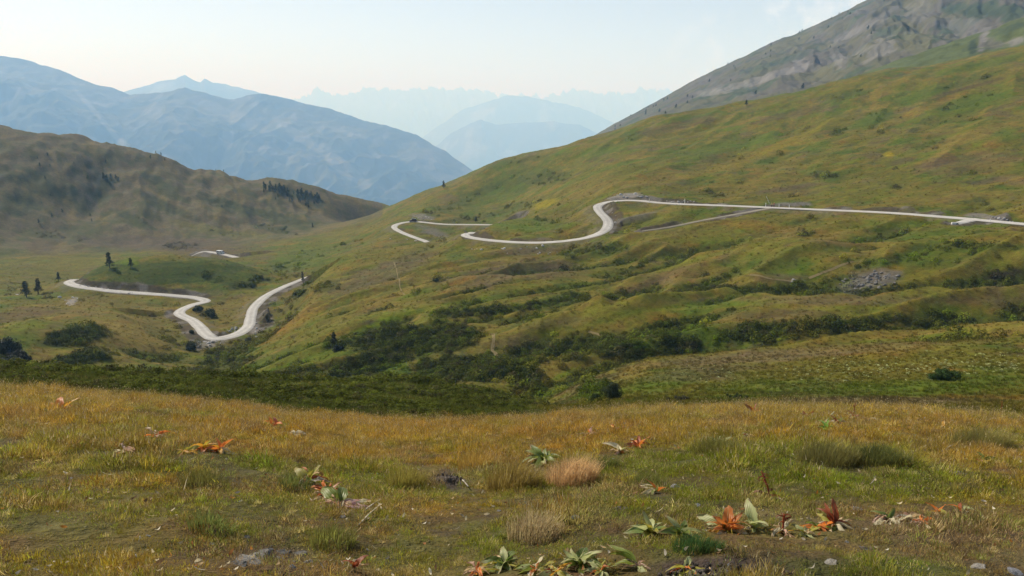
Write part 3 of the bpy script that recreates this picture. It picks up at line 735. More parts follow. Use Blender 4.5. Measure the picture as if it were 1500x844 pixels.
# foreground meadow: tawny and orange towards its edge, olive and green nearer
mf = 1 - sstep(33, 38, fr)
Cf = np.tile(OLIVE * 0.95, (NF, 1))
q = ns(2.6, 151) + 0.5 * ns(0.8, 152)
Cf = lerp(Cf, TAN * 0.9, 0.75 * sstep(-0.1, 0.6, q))
Cf = lerp(Cf, GREEN * .9 + TAN * .1, 0.6 * sstep(0.12, 0.6, ns(2.2, 153) + 0.4 * ns(0.7, 154)))
Cf = lerp(Cf, ORANGE * .9, 0.62 * sstep(-0.05, 0.5, ns(3.5, 155) + 0.5 * sstep(9, 20, fr) - 0.15))
Cf = lerp(Cf, STRAW * 0.8, 0.5 * sstep(0.3, 0.7, ns(1.7, 156)))
Cf = lerp(Cf, np.array((.17, .095, .04)), 0.6 * sstep(0.1, 0.5, ns(1.0, 158, 3) + .4 * ns(4, 159, 2)))
Cf = lerp(Cf, BROWN * 1.1, 0.7 * sstep(0.25, 0.6, ns(1.5, 157)))
C = C * (1 - mf[:, None]) + Cf * mf[:, None]
for b in [(640, 640, 330, 26, 0, ORANGE, .3, 8, 34), (480, 615, 220, 16, -6, ORANGE * .95, .3, 10, 34), (130, 590, 180, 22, 0, TAN, .4, 8, 34), (1150, 605, 330, 12, 0, TAN, .5, 12, 34), (350, 690, 260, 18, 0, GREEN * .85, .4, 6, 34), (560, 720, 90, 18, 0, GREEN * .9, .45, 5, 20), (1150, 680, 300, 35, 0, GREEN * 1.05, .5, 6, 25),
          (1250, 720, 230, 22, 0, LIME * .65, .35, 5, 20), (1390, 785, 130, 40, -8, BROWN * 1.35, .75, 5, 14), (1230, 835, 150, 16, 0, GREEN * .85, .7, 4, 9), (100, 780, 200, 40, 0, OLIVE * .9, .3, 4, 14), (960, 745, 120, 18, 0, GREEN * .85, .4, 5, 14), (870, 730, 40, 20, 0, STRAW, .35, 5, 14), (1060, 833, 95, 15, 0, EARTH, .95, 4, 9), (655, 705, 26, 24, -25, EARTH * .8, .95, 6, 16),
          (800, 785, 50, 16, 0, STRAW * .9, .5, 5, 12), (395, 815, 70, 14, 6, EARTH * 1.6, .7, 4, 12), (320, 707, 40, 10, 0, EARTH, .5, 5, 18), (1130, 590, 40, 5, 0, EARTH * 1.5, .5, 22, 40), (1250, 590, 130, 6, 0, HEATH, .6, 22, 44), (520, 640, 200, 12, 0, TAN, .3, 10, 30)]:
    blob(*b)
C = C * np.where(fr < 35, 0.82, np.where(fr < 560, 0.69, 0.74))[:, None]
lumC = C.mean(1, keepdims=True); C = np.clip(lumC + (C - lumC) * np.where(fr < 560, 1.14, 1.0)[:, None], 0.004, 1)
VEG = C.reshape(X.shape + (3,)).copy()
# under the meadow grass lies darker litter and soil
lit = (1 - sstep(33, 40, fr))[:, None]
C = C * (1 - lit) + (C * 0.45 + EARTH * 0.38) * lit
DENSG = DENS.reshape(X.shape)

# ---------------------------------------------------------------- mesh of the land
M_ground = mat_ground()
nth, nr = X.shape
idx = np.arange(nth * nr).reshape(nth, nr)
nx_ = np.roll(idx, -1, axis=0)
F = np.stack([idx[:, :-1], nx_[:, :-1], nx_[:, 1:], idx[:, 1:]], -1).reshape(-1, 4)[:, ::-1]
V3 = np.stack([fx, fy, fz], -1)
# hole round the feet closed by one more ring of triangles as thin quads
cidx = len(V3)
V3 = np.vstack([V3, [[0, 0, float(fz.reshape(nth, nr)[:, 0].mean())]]])
Fc = np.stack([idx[:, 0], np.full(nth, cidx), nx_[:, 0]], -1)
me = mesh_np('ground', V3, F, M_ground, True)
color_attr(me, 'col', np.vstack([C, C[:1]]))
ground = link(bpy.data.objects.new('hillside', me))
tag(ground, kind='structure')
me2 = mesh_np('ground_underfoot', V3, Fc[:, [0, 1, 2]], M_ground, True)
color_attr(me2, 'col', np.vstack([C, C[:1]]))
used = np.unique(Fc)
rm = {int(o): i for i, o in enumerate(used)}
me2 = mesh_np('ground_underfoot', V3[used], np.vectorize(rm.get)(Fc), M_ground, True)
color_attr(me2, 'col', np.vstack([C, C[:1]])[used])
tag(link(bpy.data.objects.new('ground_underfoot', me2)), kind='structure')
# ================================================================== ROADS AND PATHS
def mat_gravel(name, base, edge):
    N = NT(name)
    at = N.n('ShaderNodeAttribute', attribute_name='across')      # -1 .. 1 over the width
    pos = N.n('ShaderNodeNewGeometry').outputs['Position']
    a = N.math('ABSOLUTE', at.outputs['Fac'], 0)
    n1 = N.noise(pos, 0.35, 5, 0.65); n2 = N.noise(pos, 2.6, 4, 0.7)
    k = N.math('MULTIPLY', N.maprange(n1, 0.3, 0.7, 0.84, 1.14), N.maprange(n2, 0.3, 0.7, 0.88, 1.12))
    # wheel tracks run either side of a slightly stonier middle
    tr = N.math('ABSOLUTE', N.math('SUBTRACT', a, 0.45), 0)
    c = N.mix(N.maprange(tr, 0.08, 0.32, 0, 0.5), base, edge)
    ed = N.maprange(N.math('ADD', a, N.maprange(n1, 0.3, 0.7, -0.25, 0.25)), 0.8, 1.05, 0, 0.85)
    c = N.mix(ed, c, edge)
    c = N.scale_col(c, k)
    return N.done(N.principled(c, 0.95, 0.1, N.bump(n2, 0.5, 0.15)).outputs[0])

def ribbon(name, L, mat, lift, ragged=0.12, follow=False):
    L = np.asarray(L, float)
    T = np.gradient(L[:, :2], axis=0); T /= np.linalg.norm(T, axis=1)[:, None] + 1e-9
    Nn = np.stack([-T[:, 1], T[:, 0]], 1)
    k = 7
    sarr = np.linspace(-1, 1, k)
    s = np.arange(len(L))
    V = []; acr = []
    for j, a in enumerate(sarr):
        wob = ragged * (fbm(s * 0.23 + 50 * j, s * 0 + 3.3, 5, 3) if abs(a) == 1 else 0)
        off = a * L[:, 3] / 2 * (1 + wob)
        x = L[:, 0] + Nn[:, 0] * off; y = L[:, 1] + Nn[:, 1] * off
        z = (np.maximum(zland(x, y), 0 * x - 1e9) + lift) if follow else L[:, 2] + lift + 0.05 * (1 - a * a) - (0.16 if abs(a) == 1 else 0)
        V.append(np.stack([x, y, z], 1)); acr.append(np.full(len(L), a))
    V = np.stack(V, 1).reshape(-1, 3); acr = np.stack(acr, 1).ravel()
    i = np.arange(len(L) * k).reshape(len(L), k)
    F = np.stack([i[:-1, :-1], i[:-1, 1:], i[1:, 1:], i[1:, :-1]], -1).reshape(-1, 4)[:, ::-1]
    me = mesh_np(name, V, F, mat, True)
    at = me.attributes.new('across', 'FLOAT', 'POINT'); at.data.foreach_set('value', acr.astype(np.float32))
    o = link(bpy.data.objects.new(name, me)); tag(o, kind='structure')
    return o

M_road = mat_gravel('pale_gravel', (0.43, 0.415, 0.385), (0.30, 0.285, 0.26))
M_track = mat_gravel('dusty_track', (0.24, 0.215, 0.17), (0.17, 0.145, 0.10))
M_path = mat_gravel('trodden_path', (0.19, 0.15, 0.07), (0.13, 0.105, 0.045))
ribbon('gravel_road', road_c, M_road, 0.06)
ribbon('gravel_track', track_c, M_track, 0.10)
ribbon('gravel_spur', spur_c, M_road, 0.12)
def on_land(pts, w, r0=60, r1=600):
    return crom(np.array([list(hit(u, v, r0, r1)) + [w] for u, v in pts]), 0.8)
PATHS = [([(721, 489), (723, 500), (721, 514), (729, 526), (745, 541), (765, 550), (785, 556), (800, 557)], 0.7, 105, 175),
         ([(577, 384), (581, 396), (585, 410), (586, 422), (593, 432)], 0.32, 180, 320),
         ([(862, 486), (880, 492), (900, 500), (922, 508), (940, 519)], 0.5, 120, 165),
         ([(1098, 403), (1125, 408), (1150, 411), (1168, 413)], 0.5, 180, 206),
         ([(1185, 408), (1205, 400), (1225, 392), (1250, 383)], 0.7, 180, 212)]
for pts, w, r0, r1 in PATHS:
    ribbon('footpath', on_land(pts, w, r0, r1), M_path, 0.05, 0.5, True)

# ================================================================== MOUNTAINS
ROCKY = np.array((0.098, 0.088, 0.070)); ALP = np.array((0.105, 0.100, 0.048)); SCREE = np.array((0.175, 0.163, 0.15)); PALE = np.array((0.26, 0.245, 0.205))

def mountain(name, crest, front, back, drop, ncol, nrow, rough, seed, mat, paint, skew=0.0, prof=1.0, crest_rough=0.0, spur=120.0):
    """crest, front: (column, row, distance) lines; the slope rises from front to crest and falls behind to the distance back"""
    crest = np.array(crest, float); front = np.array(front, float)
    u = np.linspace(crest[0, 0], crest[-1, 0], ncol)
    cv = np.interp(u, crest[:, 0], crest[:, 1]); crr = np.interp(u, crest[:, 0], crest[:, 2])
    fv = np.interp(u, front[:, 0], front[:, 1]); frr = np.interp(u, front[:, 0], front[:, 2])
    th, ctn = ray(u, cv); _, ftn = ray(u, fv)
    zc = ZC - crr * ctn; zf = ZC - frr * ftn
    s = np.concatenate([np.linspace(0, 1, nrow), 1 + np.linspace(0, 1, max(8, nrow // 6))[1:]])
    Sg, _ = np.meshgrid(s, u)
    R = np.where(Sg <= 1, frr[:, None] + (crr - frr)[:, None] * Sg, crr[:, None] + (back - crr[:, None]) * (Sg - 1))
    up = np.clip(Sg, 0, 1) ** prof
    H = (zc - zf)[:, None]
    z = np.where(Sg <= 1, zf[:, None] + H * up, zc[:, None] - drop * (Sg - 1))
    x = R * np.sin(th[:, None]); y = R * np.cos(th[:, None])
    env = np.sin(np.clip(Sg, 0, 1) * math.pi * 0.97) ** 0.8
    q = (th[:, None] + skew * Sg) * crr.mean()
    rid = -np.abs(fbm(q / spur, Sg * 2.1 + 5, seed, 5, 0.55)) + 0.3
    z = z + np.abs(H) * rough * env * rid
    z = z + np.abs(H) * rough * 0.35 * fbm(x / spur * 1.6, y / spur * 1.6, seed + 5, 5, 0.55) * np.clip(env + 0.05, 0, 1)
    if crest_rough:
        z = z + crest_rough * (fbm(q / (spur * 0.45), Sg * 3, seed + 9, 5, 0.6) - np.abs(pn(q / (spur * 0.16), Sg * 4, seed + 11)) * 0.5) * sstep(0.55, 1, Sg) * (Sg < 1.6)
    V = np.stack([x, y, z], -1).reshape(-1, 3)
    nC, nR = Sg.shape
    i = np.arange(nC * nR).reshape(nC, nR)
    F = np.stack([i[:-1, :-1], i[1:, :-1], i[1:, 1:], i[:-1, 1:]], -1).reshape(-1, 4)
    me = mesh_np(name, V, F, mat, True)
    U, Vp = project(V)
    color_attr(me, 'col', np.clip(paint(V, U, Vp, (rid * env).ravel(), Sg.ravel()), 0.005, 0.9))
    o = link(bpy.data.objects.new(name, me)); tag(o, kind='structure')
    return o

def pblob(C, U, V, x, y, spec):
    for u, v, ru, rv, ang, col, k in spec:
        a = math.radians(ang); du = U - u; dv = V - v
        e = np.hypot((du * math.cos(a) - dv * math.sin(a)) / ru, (du * math.sin(a) + dv * math.cos(a)) / rv)
        e = e + 0.55 * fbm(x / 60, y / 60, 301, 4) + 0.35 * fbm(x / 17, y / 17, 302, 3)
        w = ((1 - sstep(0.6, 1.1, e)) * k)[:, None]
        C = C * (1 - w) + col * w
    return C

def paint_rocky(P, U, V, rid, s):
    x, y = P[:, 0], P[:, 1]
    C = np.tile(ROCKY * 0.9, (len(P), 1))
    C = lerp(C, ALP * .85, 0.9 * sstep(-0.35, 0.3, fbm(x / 120, y / 120, 201, 5) + 0.25 * fbm(x / 25, y / 25, 202, 3)))
    C = lerp(C, FOREST * 1.6, 0.8 * sstep(0.2, 0.45, fbm(x / 90, y / 90, 203, 5) + 0.4 * fbm(x / 18, y / 18, 204, 3)))
    C = lerp(C, SCREE * 0.8, 0.4 * sstep(0.35, 0.65, fbm(x / 70, y / 150, 205, 5)))
    return pblob(C, U, V, x, y, [
        (1110, 118, 85, 6, 17, SCREE * 1.05, 0.65), (1040, 133, 22, 5, 15, SCREE, 0.58), (1172, 98, 14, 14, 30, SCREE, 0.65), (1230, 86, 12, 14, 20, SCREE * .95, 0.61), (1288, 72, 36, 15, 24, SCREE * .95, 0.65), (1275, 35, 60, 7, 28, SCREE * .85, 0.58), (1240, 50, 30, 6, 20, SCREE * .85, 0.50), (1195, 48, 14, 10, 35, SCREE * .75, 0.43),
        (1415, 40, 34, 18, 0, SCREE * .8, 0.54), (1345, 15, 22, 18, 50, SCREE * .75, 0.43), (1440, 14, 60, 14, -5, FOREST * 1.3, .9), (1390, 12, 20, 8, 0, FOREST * 1.3, .8), (1340, 60, 30, 22, -30, ALP, .8), (1160, 62, 40, 8, 25, ALP * .9, .7), (1230, 40, 30, 10, 25, ALP * .9, .6), (1120, 98, 70, 6, 18, FOREST * 1.6, .6), (1060, 118, 40, 6, 18, ROCKY, .7), (1185, 135, 110, 9, 10, ALP * .8, .8), (1000, 165, 60, 10, 10, ALP * .8, .7), (1300, 45, 26, 8, 10, FOREST * 1.7, .6)])
def paint_spur(P, U, V, rid, s):
    x, y = P[:, 0], P[:, 1]
    C = np.tile(np.array((0.075, 0.092, 0.028)), (len(P), 1))
    C = lerp(C, SHRUB * 1.3, 0.8 * sstep(0.0, 0.4, fbm(x / 22, y / 22, 211, 4)))
    return pblob(C, U, V, x, y, [(1440, 60, 9, 17, -15, SCREE * .9, .95), (1455, 64, 26, 10, 0, ROCKY, .8), (1487, 60, 16, 8, 20, SCREE * .9, .8), (1425, 66, 8, 12, 0, FOREST, .9), (1480, 42, 30, 7, 20, FOREST * 1.2, .6)])
def paint_blue(P, U, V, rid, s):
    x, y = P[:, 0], P[:, 1]
    C = np.tile(FOREST * 0.7, (len(P), 1))
    C = lerp(C, ALP * 0.75, 0.8 * sstep(-0.15, 0.35, fbm(x / 650, y / 650, 221, 5) + 0.9 * (s - 0.62)))
    C = lerp(C, SCREE * .7, 0.5 * sstep(0.15, 0.5, fbm(x / 400, y / 780, 222, 5) + 0.3 * fbm(x / 70, y / 70, 223, 3)))
    C = lerp(C, PALE * .7, 0.5 * sstep(0.35, 0.6, fbm(x / 150, y / 300, 224, 5)))
    return pblob(C, U, V, x / 8, y / 8, [(140, 165, 60, 4, -48, PALE * .75, .6), (170, 200, 40, 5, -48, PALE * .75, .6), (270, 190, 60, 14, -30, PALE * .7, .55), (330, 165, 60, 10, -25, PALE * .7, .5), (440, 200, 70, 8, -35, PALE * .7, .6), (500, 240, 60, 10, -40, PALE * .7, .5), (510, 195, 60, 5, -15, PALE * .75, .4), (60, 180, 80, 50, -20, FOREST * .7, .7), (470, 165, 120, 8, -16, FOREST * .7, .6), (330, 230, 100, 16, -30, FOREST * .7, .7), (420, 260, 100, 14, -35, FOREST * .7, .6), (575, 250, 70, 24, -30, FOREST * .7, .5)])
def paint_far(P, U, V, rid, s):
    x, y = P[:, 0], P[:, 1]
    C = np.tile(FOREST * .8, (len(P), 1))
    C = lerp(C, ROCKY * .7, sstep(0.45, 0.8, s + 0.25 * fbm(x / 900, y / 900, 231, 4)))
    return lerp(C, PALE, 0.5 * sstep(0.2, 0.5, fbm(x / 500, y / 900, 232, 5)) * sstep(0.4, 0.8, s))

M_rock = mat_attr('rocky_slope', 0.95, 0.03, 0.7, 1.3, 0.8, 8)
M_spur = mat_attr('green_spur', 0.95, 0.08, 0.7, 1.3, 0.6, 4)
M_far = mat_attr('distant_slope', 1.0, 0.006, 0.7, 1.3, 0.5, 40)

gu = np.array(G_CREST)
def g_v(u): return float(np.interp(u, gu[:, 0], gu[:, 1]))
CR = [(815, 232, 2050), (862, 204, 2000), (900, 181, 1980), (950, 155, 1950), (1000, 127, 1920), (1050, 101, 1900), (1090, 83, 1880), (1130, 62, 1860), (1180, 44, 1840), (1220, 25, 1820), (1265, 1, 1800), (1330, -30, 1780), (1400, -58, 1760), (1500, -95, 1740), (1600, -120, 1720)]
mountain('rocky_mountain', CR, [(u, g_v(u) + 26, 900) for u, _, _ in CR], 2600, 260, 420, 230, 0.15, 61, M_rock, paint_rocky, 0.10, 1.0, 3.0, 170)
CK = [(1255, 112, 830), (1295, 95, 840), (1350, 76, 850), (1400, 59, 855), (1450, 43, 860), (1500, 24, 860), (1600, -12, 860)]
mountain('green_spur', CK, [(u, g_v(u) + 22, 690) for u, _, _ in CK], 1050, 90, 160, 60, 0.10, 71, M_spur, paint_spur, 0.0, 1.0, 1.5, 60)
CB = [(-120, 72, 8382), (-40, 79, 8382), (0, 83, 8382), (40, 88, 8382), (70, 97, 8300), (100, 109, 8221), (150, 127, 8060), (190, 136, 7978), (230, 134, 7898), (270, 129, 7898), (300, 136, 7816), (335, 147, 7737), (360, 141, 7737), (380, 138, 7737), (430, 149, 7655), (500, 166, 7576), (560, 182, 7415), (610, 198, 7254), (650, 221, 7092), (690, 246, 6931), (740, 285, 6770)]
mountain('blue_mountain', CB, [(-120, 470, 3707), (740, 440, 4352)], 10478, 806, 420, 200, 0.22, 81, M_far, paint_blue, -0.22, 1.15, 19.4, 1128)
CT = [(120, 155, 14508), (180, 134, 14508), (210, 126, 14508), (240, 118, 14508), (257, 116, 14508), (270, 109, 14508), (284, 116, 14508), (293, 119, 14508), (300, 113, 14508), (310, 119, 14508), (335, 124, 14508), (375, 134, 14508), (430, 147, 14508), (500, 170, 14508)]
mountain('twin_peak_mountain', CT, [(120, 300, 10961), (500, 300, 10961)], 16926, 806, 200, 60, 0.12, 91, M_far, paint_far, -0.05, 1.0, 22.6, 1289)
CF = [(380, 165, 32240), (432, 149, 32240), (450, 136, 32240), (466, 130, 32240), (492, 138, 32240), (520, 137, 32240), (543, 128, 32240), (560, 131, 32240), (600, 130, 32240), (640, 128, 32240), (665, 130, 32240), (700, 131, 32240), (735, 138, 32240), (770, 140, 32240), (800, 141, 32240), (830, 134, 32240), (850, 130, 32240), (880, 136, 32240), (920, 137, 32240), (950, 129, 32240), (975, 131, 32240), (1010, 140, 32240), (1060, 160, 32240)]
mountain('far_range', CF, [(380, 250, 25792), (1060, 250, 25792)], 36270, 1128, 700, 70, 0.14, 95, M_far, paint_far, 0.03, 1.0, 202.79999999999998, 644)
CM = [(600, 215, 21762), (650, 180, 21762), (680, 160, 21762), (720, 146, 21762), (745, 140, 21762), (770, 141, 21762), (800, 147, 21762), (850, 158, 21762), (900, 180, 21762), (960, 210, 21762)]
mountain('hazy_mountain', CM, [(600, 290, 17732), (960, 290, 17732)], 24180, 806, 200, 60, 0.14, 97, M_far, paint_far, 0.05, 1.0, 29.0, 1289)
CN = [(610, 245, 16219), (640, 212, 16219), (660, 196, 16219), (690, 180, 16219), (705, 176, 16219), (730, 183, 16219), (770, 180, 16219), (810, 178, 16219), (850, 184, 16219), (880, 198, 16219), (930, 230, 16219)]
mountain('valley_ridge', CN, [(610, 340, 12615), (930, 340, 12615)], 18022, 806, 200, 60, 0.12, 99, M_far, paint_far, 0.05, 1.0, 16.1, 1128)

# ---- the floor of the valleys, out to the horizon
def mat_floor():
    N = NT('valley_floor')
    pos = N.n('ShaderNodeNewGeometry').outputs['Position']
    c = N.mix(N.maprange(N.noise(pos, 0.002, 6, 0.6), 0.4, 0.6, 0, 1), (0.035, 0.05, 0.02), (0.10, 0.10, 0.05))
    return N.done(N.principled(c, 1.0, 0.05).outputs[0])
ZFLOOR = -2500.0
g = np.linspace(-1, 1, 25) * 38500
gx, gy = np.meshgrid(g, g, indexing='ij')
gi = np.arange(625).reshape(25, 25)
Fv = np.stack([gi[:-1, :-1], gi[1:, :-1], gi[1:, 1:], gi[:-1, 1:]], -1).reshape(-1, 4)
tag(link(bpy.data.objects.new('valley_floor', mesh_np('valley_floor', np.stack([gx.ravel(), gy.ravel(), np.full(625, ZFLOOR)], -1), Fv, mat_floor()))), kind='structure')

# ---- the air
HAZE = 0.00015
def haze_box():
    m = bpy.data.materials.new('haze'); m.use_nodes = True
    t = m.node_tree; t.nodes.clear()
    o = t.nodes.new('ShaderNodeOutputMaterial'); v = t.nodes.new('ShaderNodeVolumePrincipled')
    v.inputs['Color'].default_value = (0.33, 0.60, 1.0, 1)
    v.inputs['Absorption Color'].default_value = (1, 1, 1, 1)
    v.inputs['Density'].default_value = HAZE
    v.inputs['Anisotropy'].default_value = 0.1
    t.links.new(v.outputs[0], o.inputs['Volume'])
    X, Y0, Y1, Z0, Z1 = 39000, -39000, 39000, ZFLOOR - 1, 1080
    V = [(x, y, z) for z in (Z0, Z1) for x, y in ((-X, Y0), (X, Y0), (X, Y1), (-X, Y1))]
    me = mesh_np('haze', V, [(0, 3, 2, 1), (4, 5, 6, 7), (0, 1, 5, 4), (1, 2, 6, 5), (2, 3, 7, 6), (3, 0, 4, 7)], m)
    tag(link(bpy.data.objects.new('haze', me)), kind='stuff')
haze_box()
# ================================================================== PLANT COVER (stuff)
def grid_sample(G, th, r):
    a = np.clip(np.interp(th, TH_F, np.arange(len(TH_F))), 0, len(TH_F) - 1.001)
    b = np.clip(np.interp(np.log(r), ROWL, np.arange(len(rows))), 0, len(rows) - 1.001)
    ia = a.astype(int); ib = b.astype(int)
    return G[ia, ib]

hidden = bpy.data.collections.new('cover_sources')       # never linked to the scene: only sources for the cover below
def source(name, me):
    c = bpy.data.collections.new(name)
    return c, me

def instancer(name, P, rot, scl, idx, colr, meshes):
    """one stuff object: points that carry plant meshes"""
    src = bpy.data.collections.new(name + '_source')
    for k, m in enumerate(meshes):
        o = bpy.data.objects.new('%s_%02d' % (name, k), m); src.objects.link(o)
    me = bpy.data.meshes.new(name)
    me.vertices.add(len(P)); me.vertices.foreach_set('co', np.asarray(P, np.float32).ravel())
    for nm, typ, arr, key in (('rot', 'FLOAT_VECTOR', rot, 'vector'), ('scl', 'FLOAT_VECTOR', scl, 'vector')):
        a = me.attributes.new(nm, typ, 'POINT'); a.data.foreach_set(key, np.asarray(arr, np.float32).ravel())
    a = me.attributes.new('idx', 'INT', 'POINT'); a.data.foreach_set('value', np.asarray(idx, np.int32))
    color_attr(me, 'col', colr)
    ob = link(bpy.data.objects.new(name, me)); tag(ob, kind='stuff')
    g = bpy.data.node_groups.new(name, 'GeometryNodeTree')
    g.interface.new_socket('Geometry', in_out='INPUT', socket_type='NodeSocketGeometry')
    g.interface.new_socket('Geometry', in_out='OUTPUT', socket_type='NodeSocketGeometry')
    gi = g.nodes.new('NodeGroupInput'); go = g.nodes.new('NodeGroupOutput')
    ci = g.nodes.new('GeometryNodeCollectionInfo'); ci.inputs['Collection'].default_value = src
    ci.inputs['Separate Children'].default_value = True; ci.inputs['Reset Children'].default_value = True
    ip = g.nodes.new('GeometryNodeInstanceOnPoints'); ip.inputs['Pick Instance'].default_value = True
    def na(nm, typ):
        nd = g.nodes.new('GeometryNodeInputNamedAttribute'); nd.data_type = typ; nd.inputs['Name'].default_value = nm
        return nd.outputs['Attribute']
    er = g.nodes.new('FunctionNodeEulerToRotation')
    g.links.new(na('rot', 'FLOAT_VECTOR'), er.inputs[0])
    g.links.new(gi.outputs[0], ip.inputs['Points']); g.links.new(ci.outputs[0], ip.inputs['Instance'])
    g.links.new(na('idx', 'INT'), ip.inputs['Instance Index']); g.links.new(er.outputs[0], ip.inputs['Rotation'])
    g.links.new(na('scl', 'FLOAT_VECTOR'), ip.inputs['Scale']); g.links.new(ip.outputs[0], go.inputs[0])
    md = ob.modifiers.new('cover', 'NODES'); md.node_group = g
    return ob

def blades(n, rad, h0, h1, w, bend, rs, head=0.0, headw=0.006, wind=0.0, seg=3):
    """a tuft of bent blades; returns vertices, faces, and face material slots (1 = seed head)"""
    V, F, S_ = [], [], []
    for _ in range(n):
        a = rs.uniform(0, 2 * math.pi); rr = rad * math.sqrt(rs.uniform(0, 1))
        bx, by = rr * math.cos(a), rr * math.sin(a)
        h = rs.uniform(h0, h1); b = bend * rs.uniform(0.3, 1.2); d = a + rs.uniform(-0.9, 0.9)
        dx, dy = math.cos(d), math.sin(d)
        px, py = -dy, dx
        i0 = len(V)
        for s in range(seg + 1):
            t = s / seg
            ang = b * t
            out = h * (1 - math.cos(ang)) / max(b, 1e-3) if b > 1e-3 else 0
            up = h * math.sin(ang) / max(b, 1e-3) if b > 1e-3 else h * t
            x = bx + dx * out + wind * h * t * t; y = by + dy * out; z = up - 0.01
            if s < seg:
                ww = w * (1 - 0.6 * t) / 2
                V += [(x - px * ww, y - py * ww, z), (x + px * ww, y + py * ww, z)]
            else:
                V.append((x, y, z))
        for s in range(seg - 1):
            k = i0 + 2 * s; F.append((k, k + 1, k + 3, k + 2)); S_.append(0)
        k = i0 + 2 * (seg - 1); F.append((k, k + 1, k + 2)); S_.append(0)
        if head and rs.random() < head:
            tx, ty, tz = V[-1]; j = len(V); hl = 0.045
            V += [(tx - px * headw, ty - py * headw, tz - hl * .4), (tx + px * headw, ty + py * headw, tz - hl * .4), (tx + dx * .012, ty + dy * .012, tz + hl * .6)]
            F.append((j, j + 1, j + 2)); S_.append(1)
    return V, F, S_

M_grass = mat_foliage('grass_blades', True, 0.42, 0.50)
M_head = mat_foliage('seed_heads', False, 0.3, 0.3, col=(0.42, 0.33, 0.19))
M_leafy = mat_foliage('shrub_leaves', True, 0.30, 0.35, 0.8, spec=0.04)
rs = random.Random(5)
def tuft_mesh(nm, *a, **k):
    V, F, S_ = blades(*a, **k)
    me = mesh_np(nm, V, F, M_grass)
    me.materials.append(M_head)
    me.polygons.foreach_set('material_index', np.array(S_, np.int32))
    return me
mats_ = [tuft_mesh('mat%d' % i, 34, 0.12, 0.025, 0.075, 0.0055, 1.6, rs) for i in range(3)]
bunch = [tuft_mesh('bunch%d' % i, 46, 0.09, 0.04, 0.11, 0.0055, 1.5, rs, head=0.02, wind=0.1) for i in range(3)]
tall = [tuft_mesh('tall%d' % i, 26, 0.09, 0.08, 0.20, 0.0042, 1.1, rs, head=0.12, headw=0.004, wind=0.12) for i in range(3)]

# ================================================================== SINGLE THINGS
def rot_z(v, a):
    c, s = math.cos(a), math.sin(a)
    return Vector((v[0] * c - v[1] * s, v[0] * s + v[1] * c, v[2]))

def empty(name, loc, rz=0.0):
    o = bpy.data.objects.new(name, None); o.empty_display_size = 0.1
    o.location = loc; o.rotation_euler = (0, 0, rz)
    return link(o)

def child(name, me, parent, loc=(0, 0, 0), rot=(0, 0, 0), sc=(1, 1, 1), color=None):
    o = bpy.data.objects.new(name, me)
    o.location = loc; o.rotation_euler = rot; o.scale = sc
    if color is not None: o.color = tuple(color) + (1,)
    return link(o, parent)

def tube(pts, rad, k=6):
    """tapering tube along points; rad is a list"""
    V, F = [], []
    pts = [Vector(p) for p in pts]
    for i, p in enumerate(pts):
        t = (pts[min(i + 1, len(pts) - 1)] - pts[max(i - 1, 0)]).normalized()
        a = t.cross(Vector((0.31, 0.2, 0.93))).normalized(); b = t.cross(a)
        for j in range(k):
            an = 2 * math.pi * j / k
            V.append(p + (a * math.cos(an) + b * math.sin(an)) * rad[i])
    for i in range(len(pts) - 1):
        for j in range(k):
            F.append((i * k + j, i * k + (j + 1) % k, (i + 1) * k + (j + 1) % k, (i + 1) * k + j))
    F.append(tuple(range(k))[::-1]); F.append(tuple(range((len(pts) - 1) * k, len(pts) * k)))
    return V, F

def join(parts):
    V, F = [], []
    for v, f in parts:
        o = len(V); V += list(v); F += [tuple(i + o for i in q) for q in f]
    return V, F

# ---------------------------------------------------------------- broad-leaved plants
def mat_leaf():
    N = NT('broad_leaf')
    oi = N.n('ShaderNodeObjectInfo')
    ac = N.n('ShaderNodeAttribute', attribute_name='across'); al = N.n('ShaderNodeAttribute', attribute_name='along')
    cx_ = N.n('ShaderNodeCombineXYZ'); N.l(ac.outputs['Fac'], cx_.inputs[0]); N.l(al.outputs['Fac'], cx_.inputs[1]); N.l(N.math('MULTIPLY', oi.outputs['Random'], 40.0), cx_.inputs[2])
    n1 = N.noise(cx_.outputs[0], 3.2, 4, 0.6)
    ribs = N.math('SINE', N.math('MULTIPLY', ac.outputs['Fac'], 21.0), 0)
    c = N.scale_col(oi.outputs['Color'], N.maprange(ribs, -1, 1, 0.88, 1.1))
    # withered, browned tips and margins
    edge = N.math('ADD', N.math('MULTIPLY', al.outputs['Fac'], 0.55), N.math('MULTIPLY', N.math('ABSOLUTE', ac.outputs['Fac'], 0), 0.35))
    wi = N.maprange(N.math('ADD', edge, N.math('MULTIPLY', n1, 0.9)), 0.98, 1.3, 0, 0.85)
    c = N.mix(wi, c, (0.27, 0.135, 0.055))
    mid = N.maprange(N.math('ABSOLUTE', ac.outputs['Fac'], 0), 0.0, 0.1, 0.6, 0)
    c = N.mix(mid, c, (0.36, 0.34, 0.17))
    d = N.principled(c, 0.42, 0.45, N.bump(ribs, 0.35, 0.004))
    t = N.n('ShaderNodeBsdfTranslucent'); N.l(c, t.inputs['Color'])
    ms = N.n('ShaderNodeMixShader'); ms.inputs[0].default_value = 0.45
    N.l(d.outputs[0], ms.inputs[1]); N.l(t.outputs[0], ms.inputs[2])
    return N.done(ms.outputs[0])
M_leaf = mat_leaf()

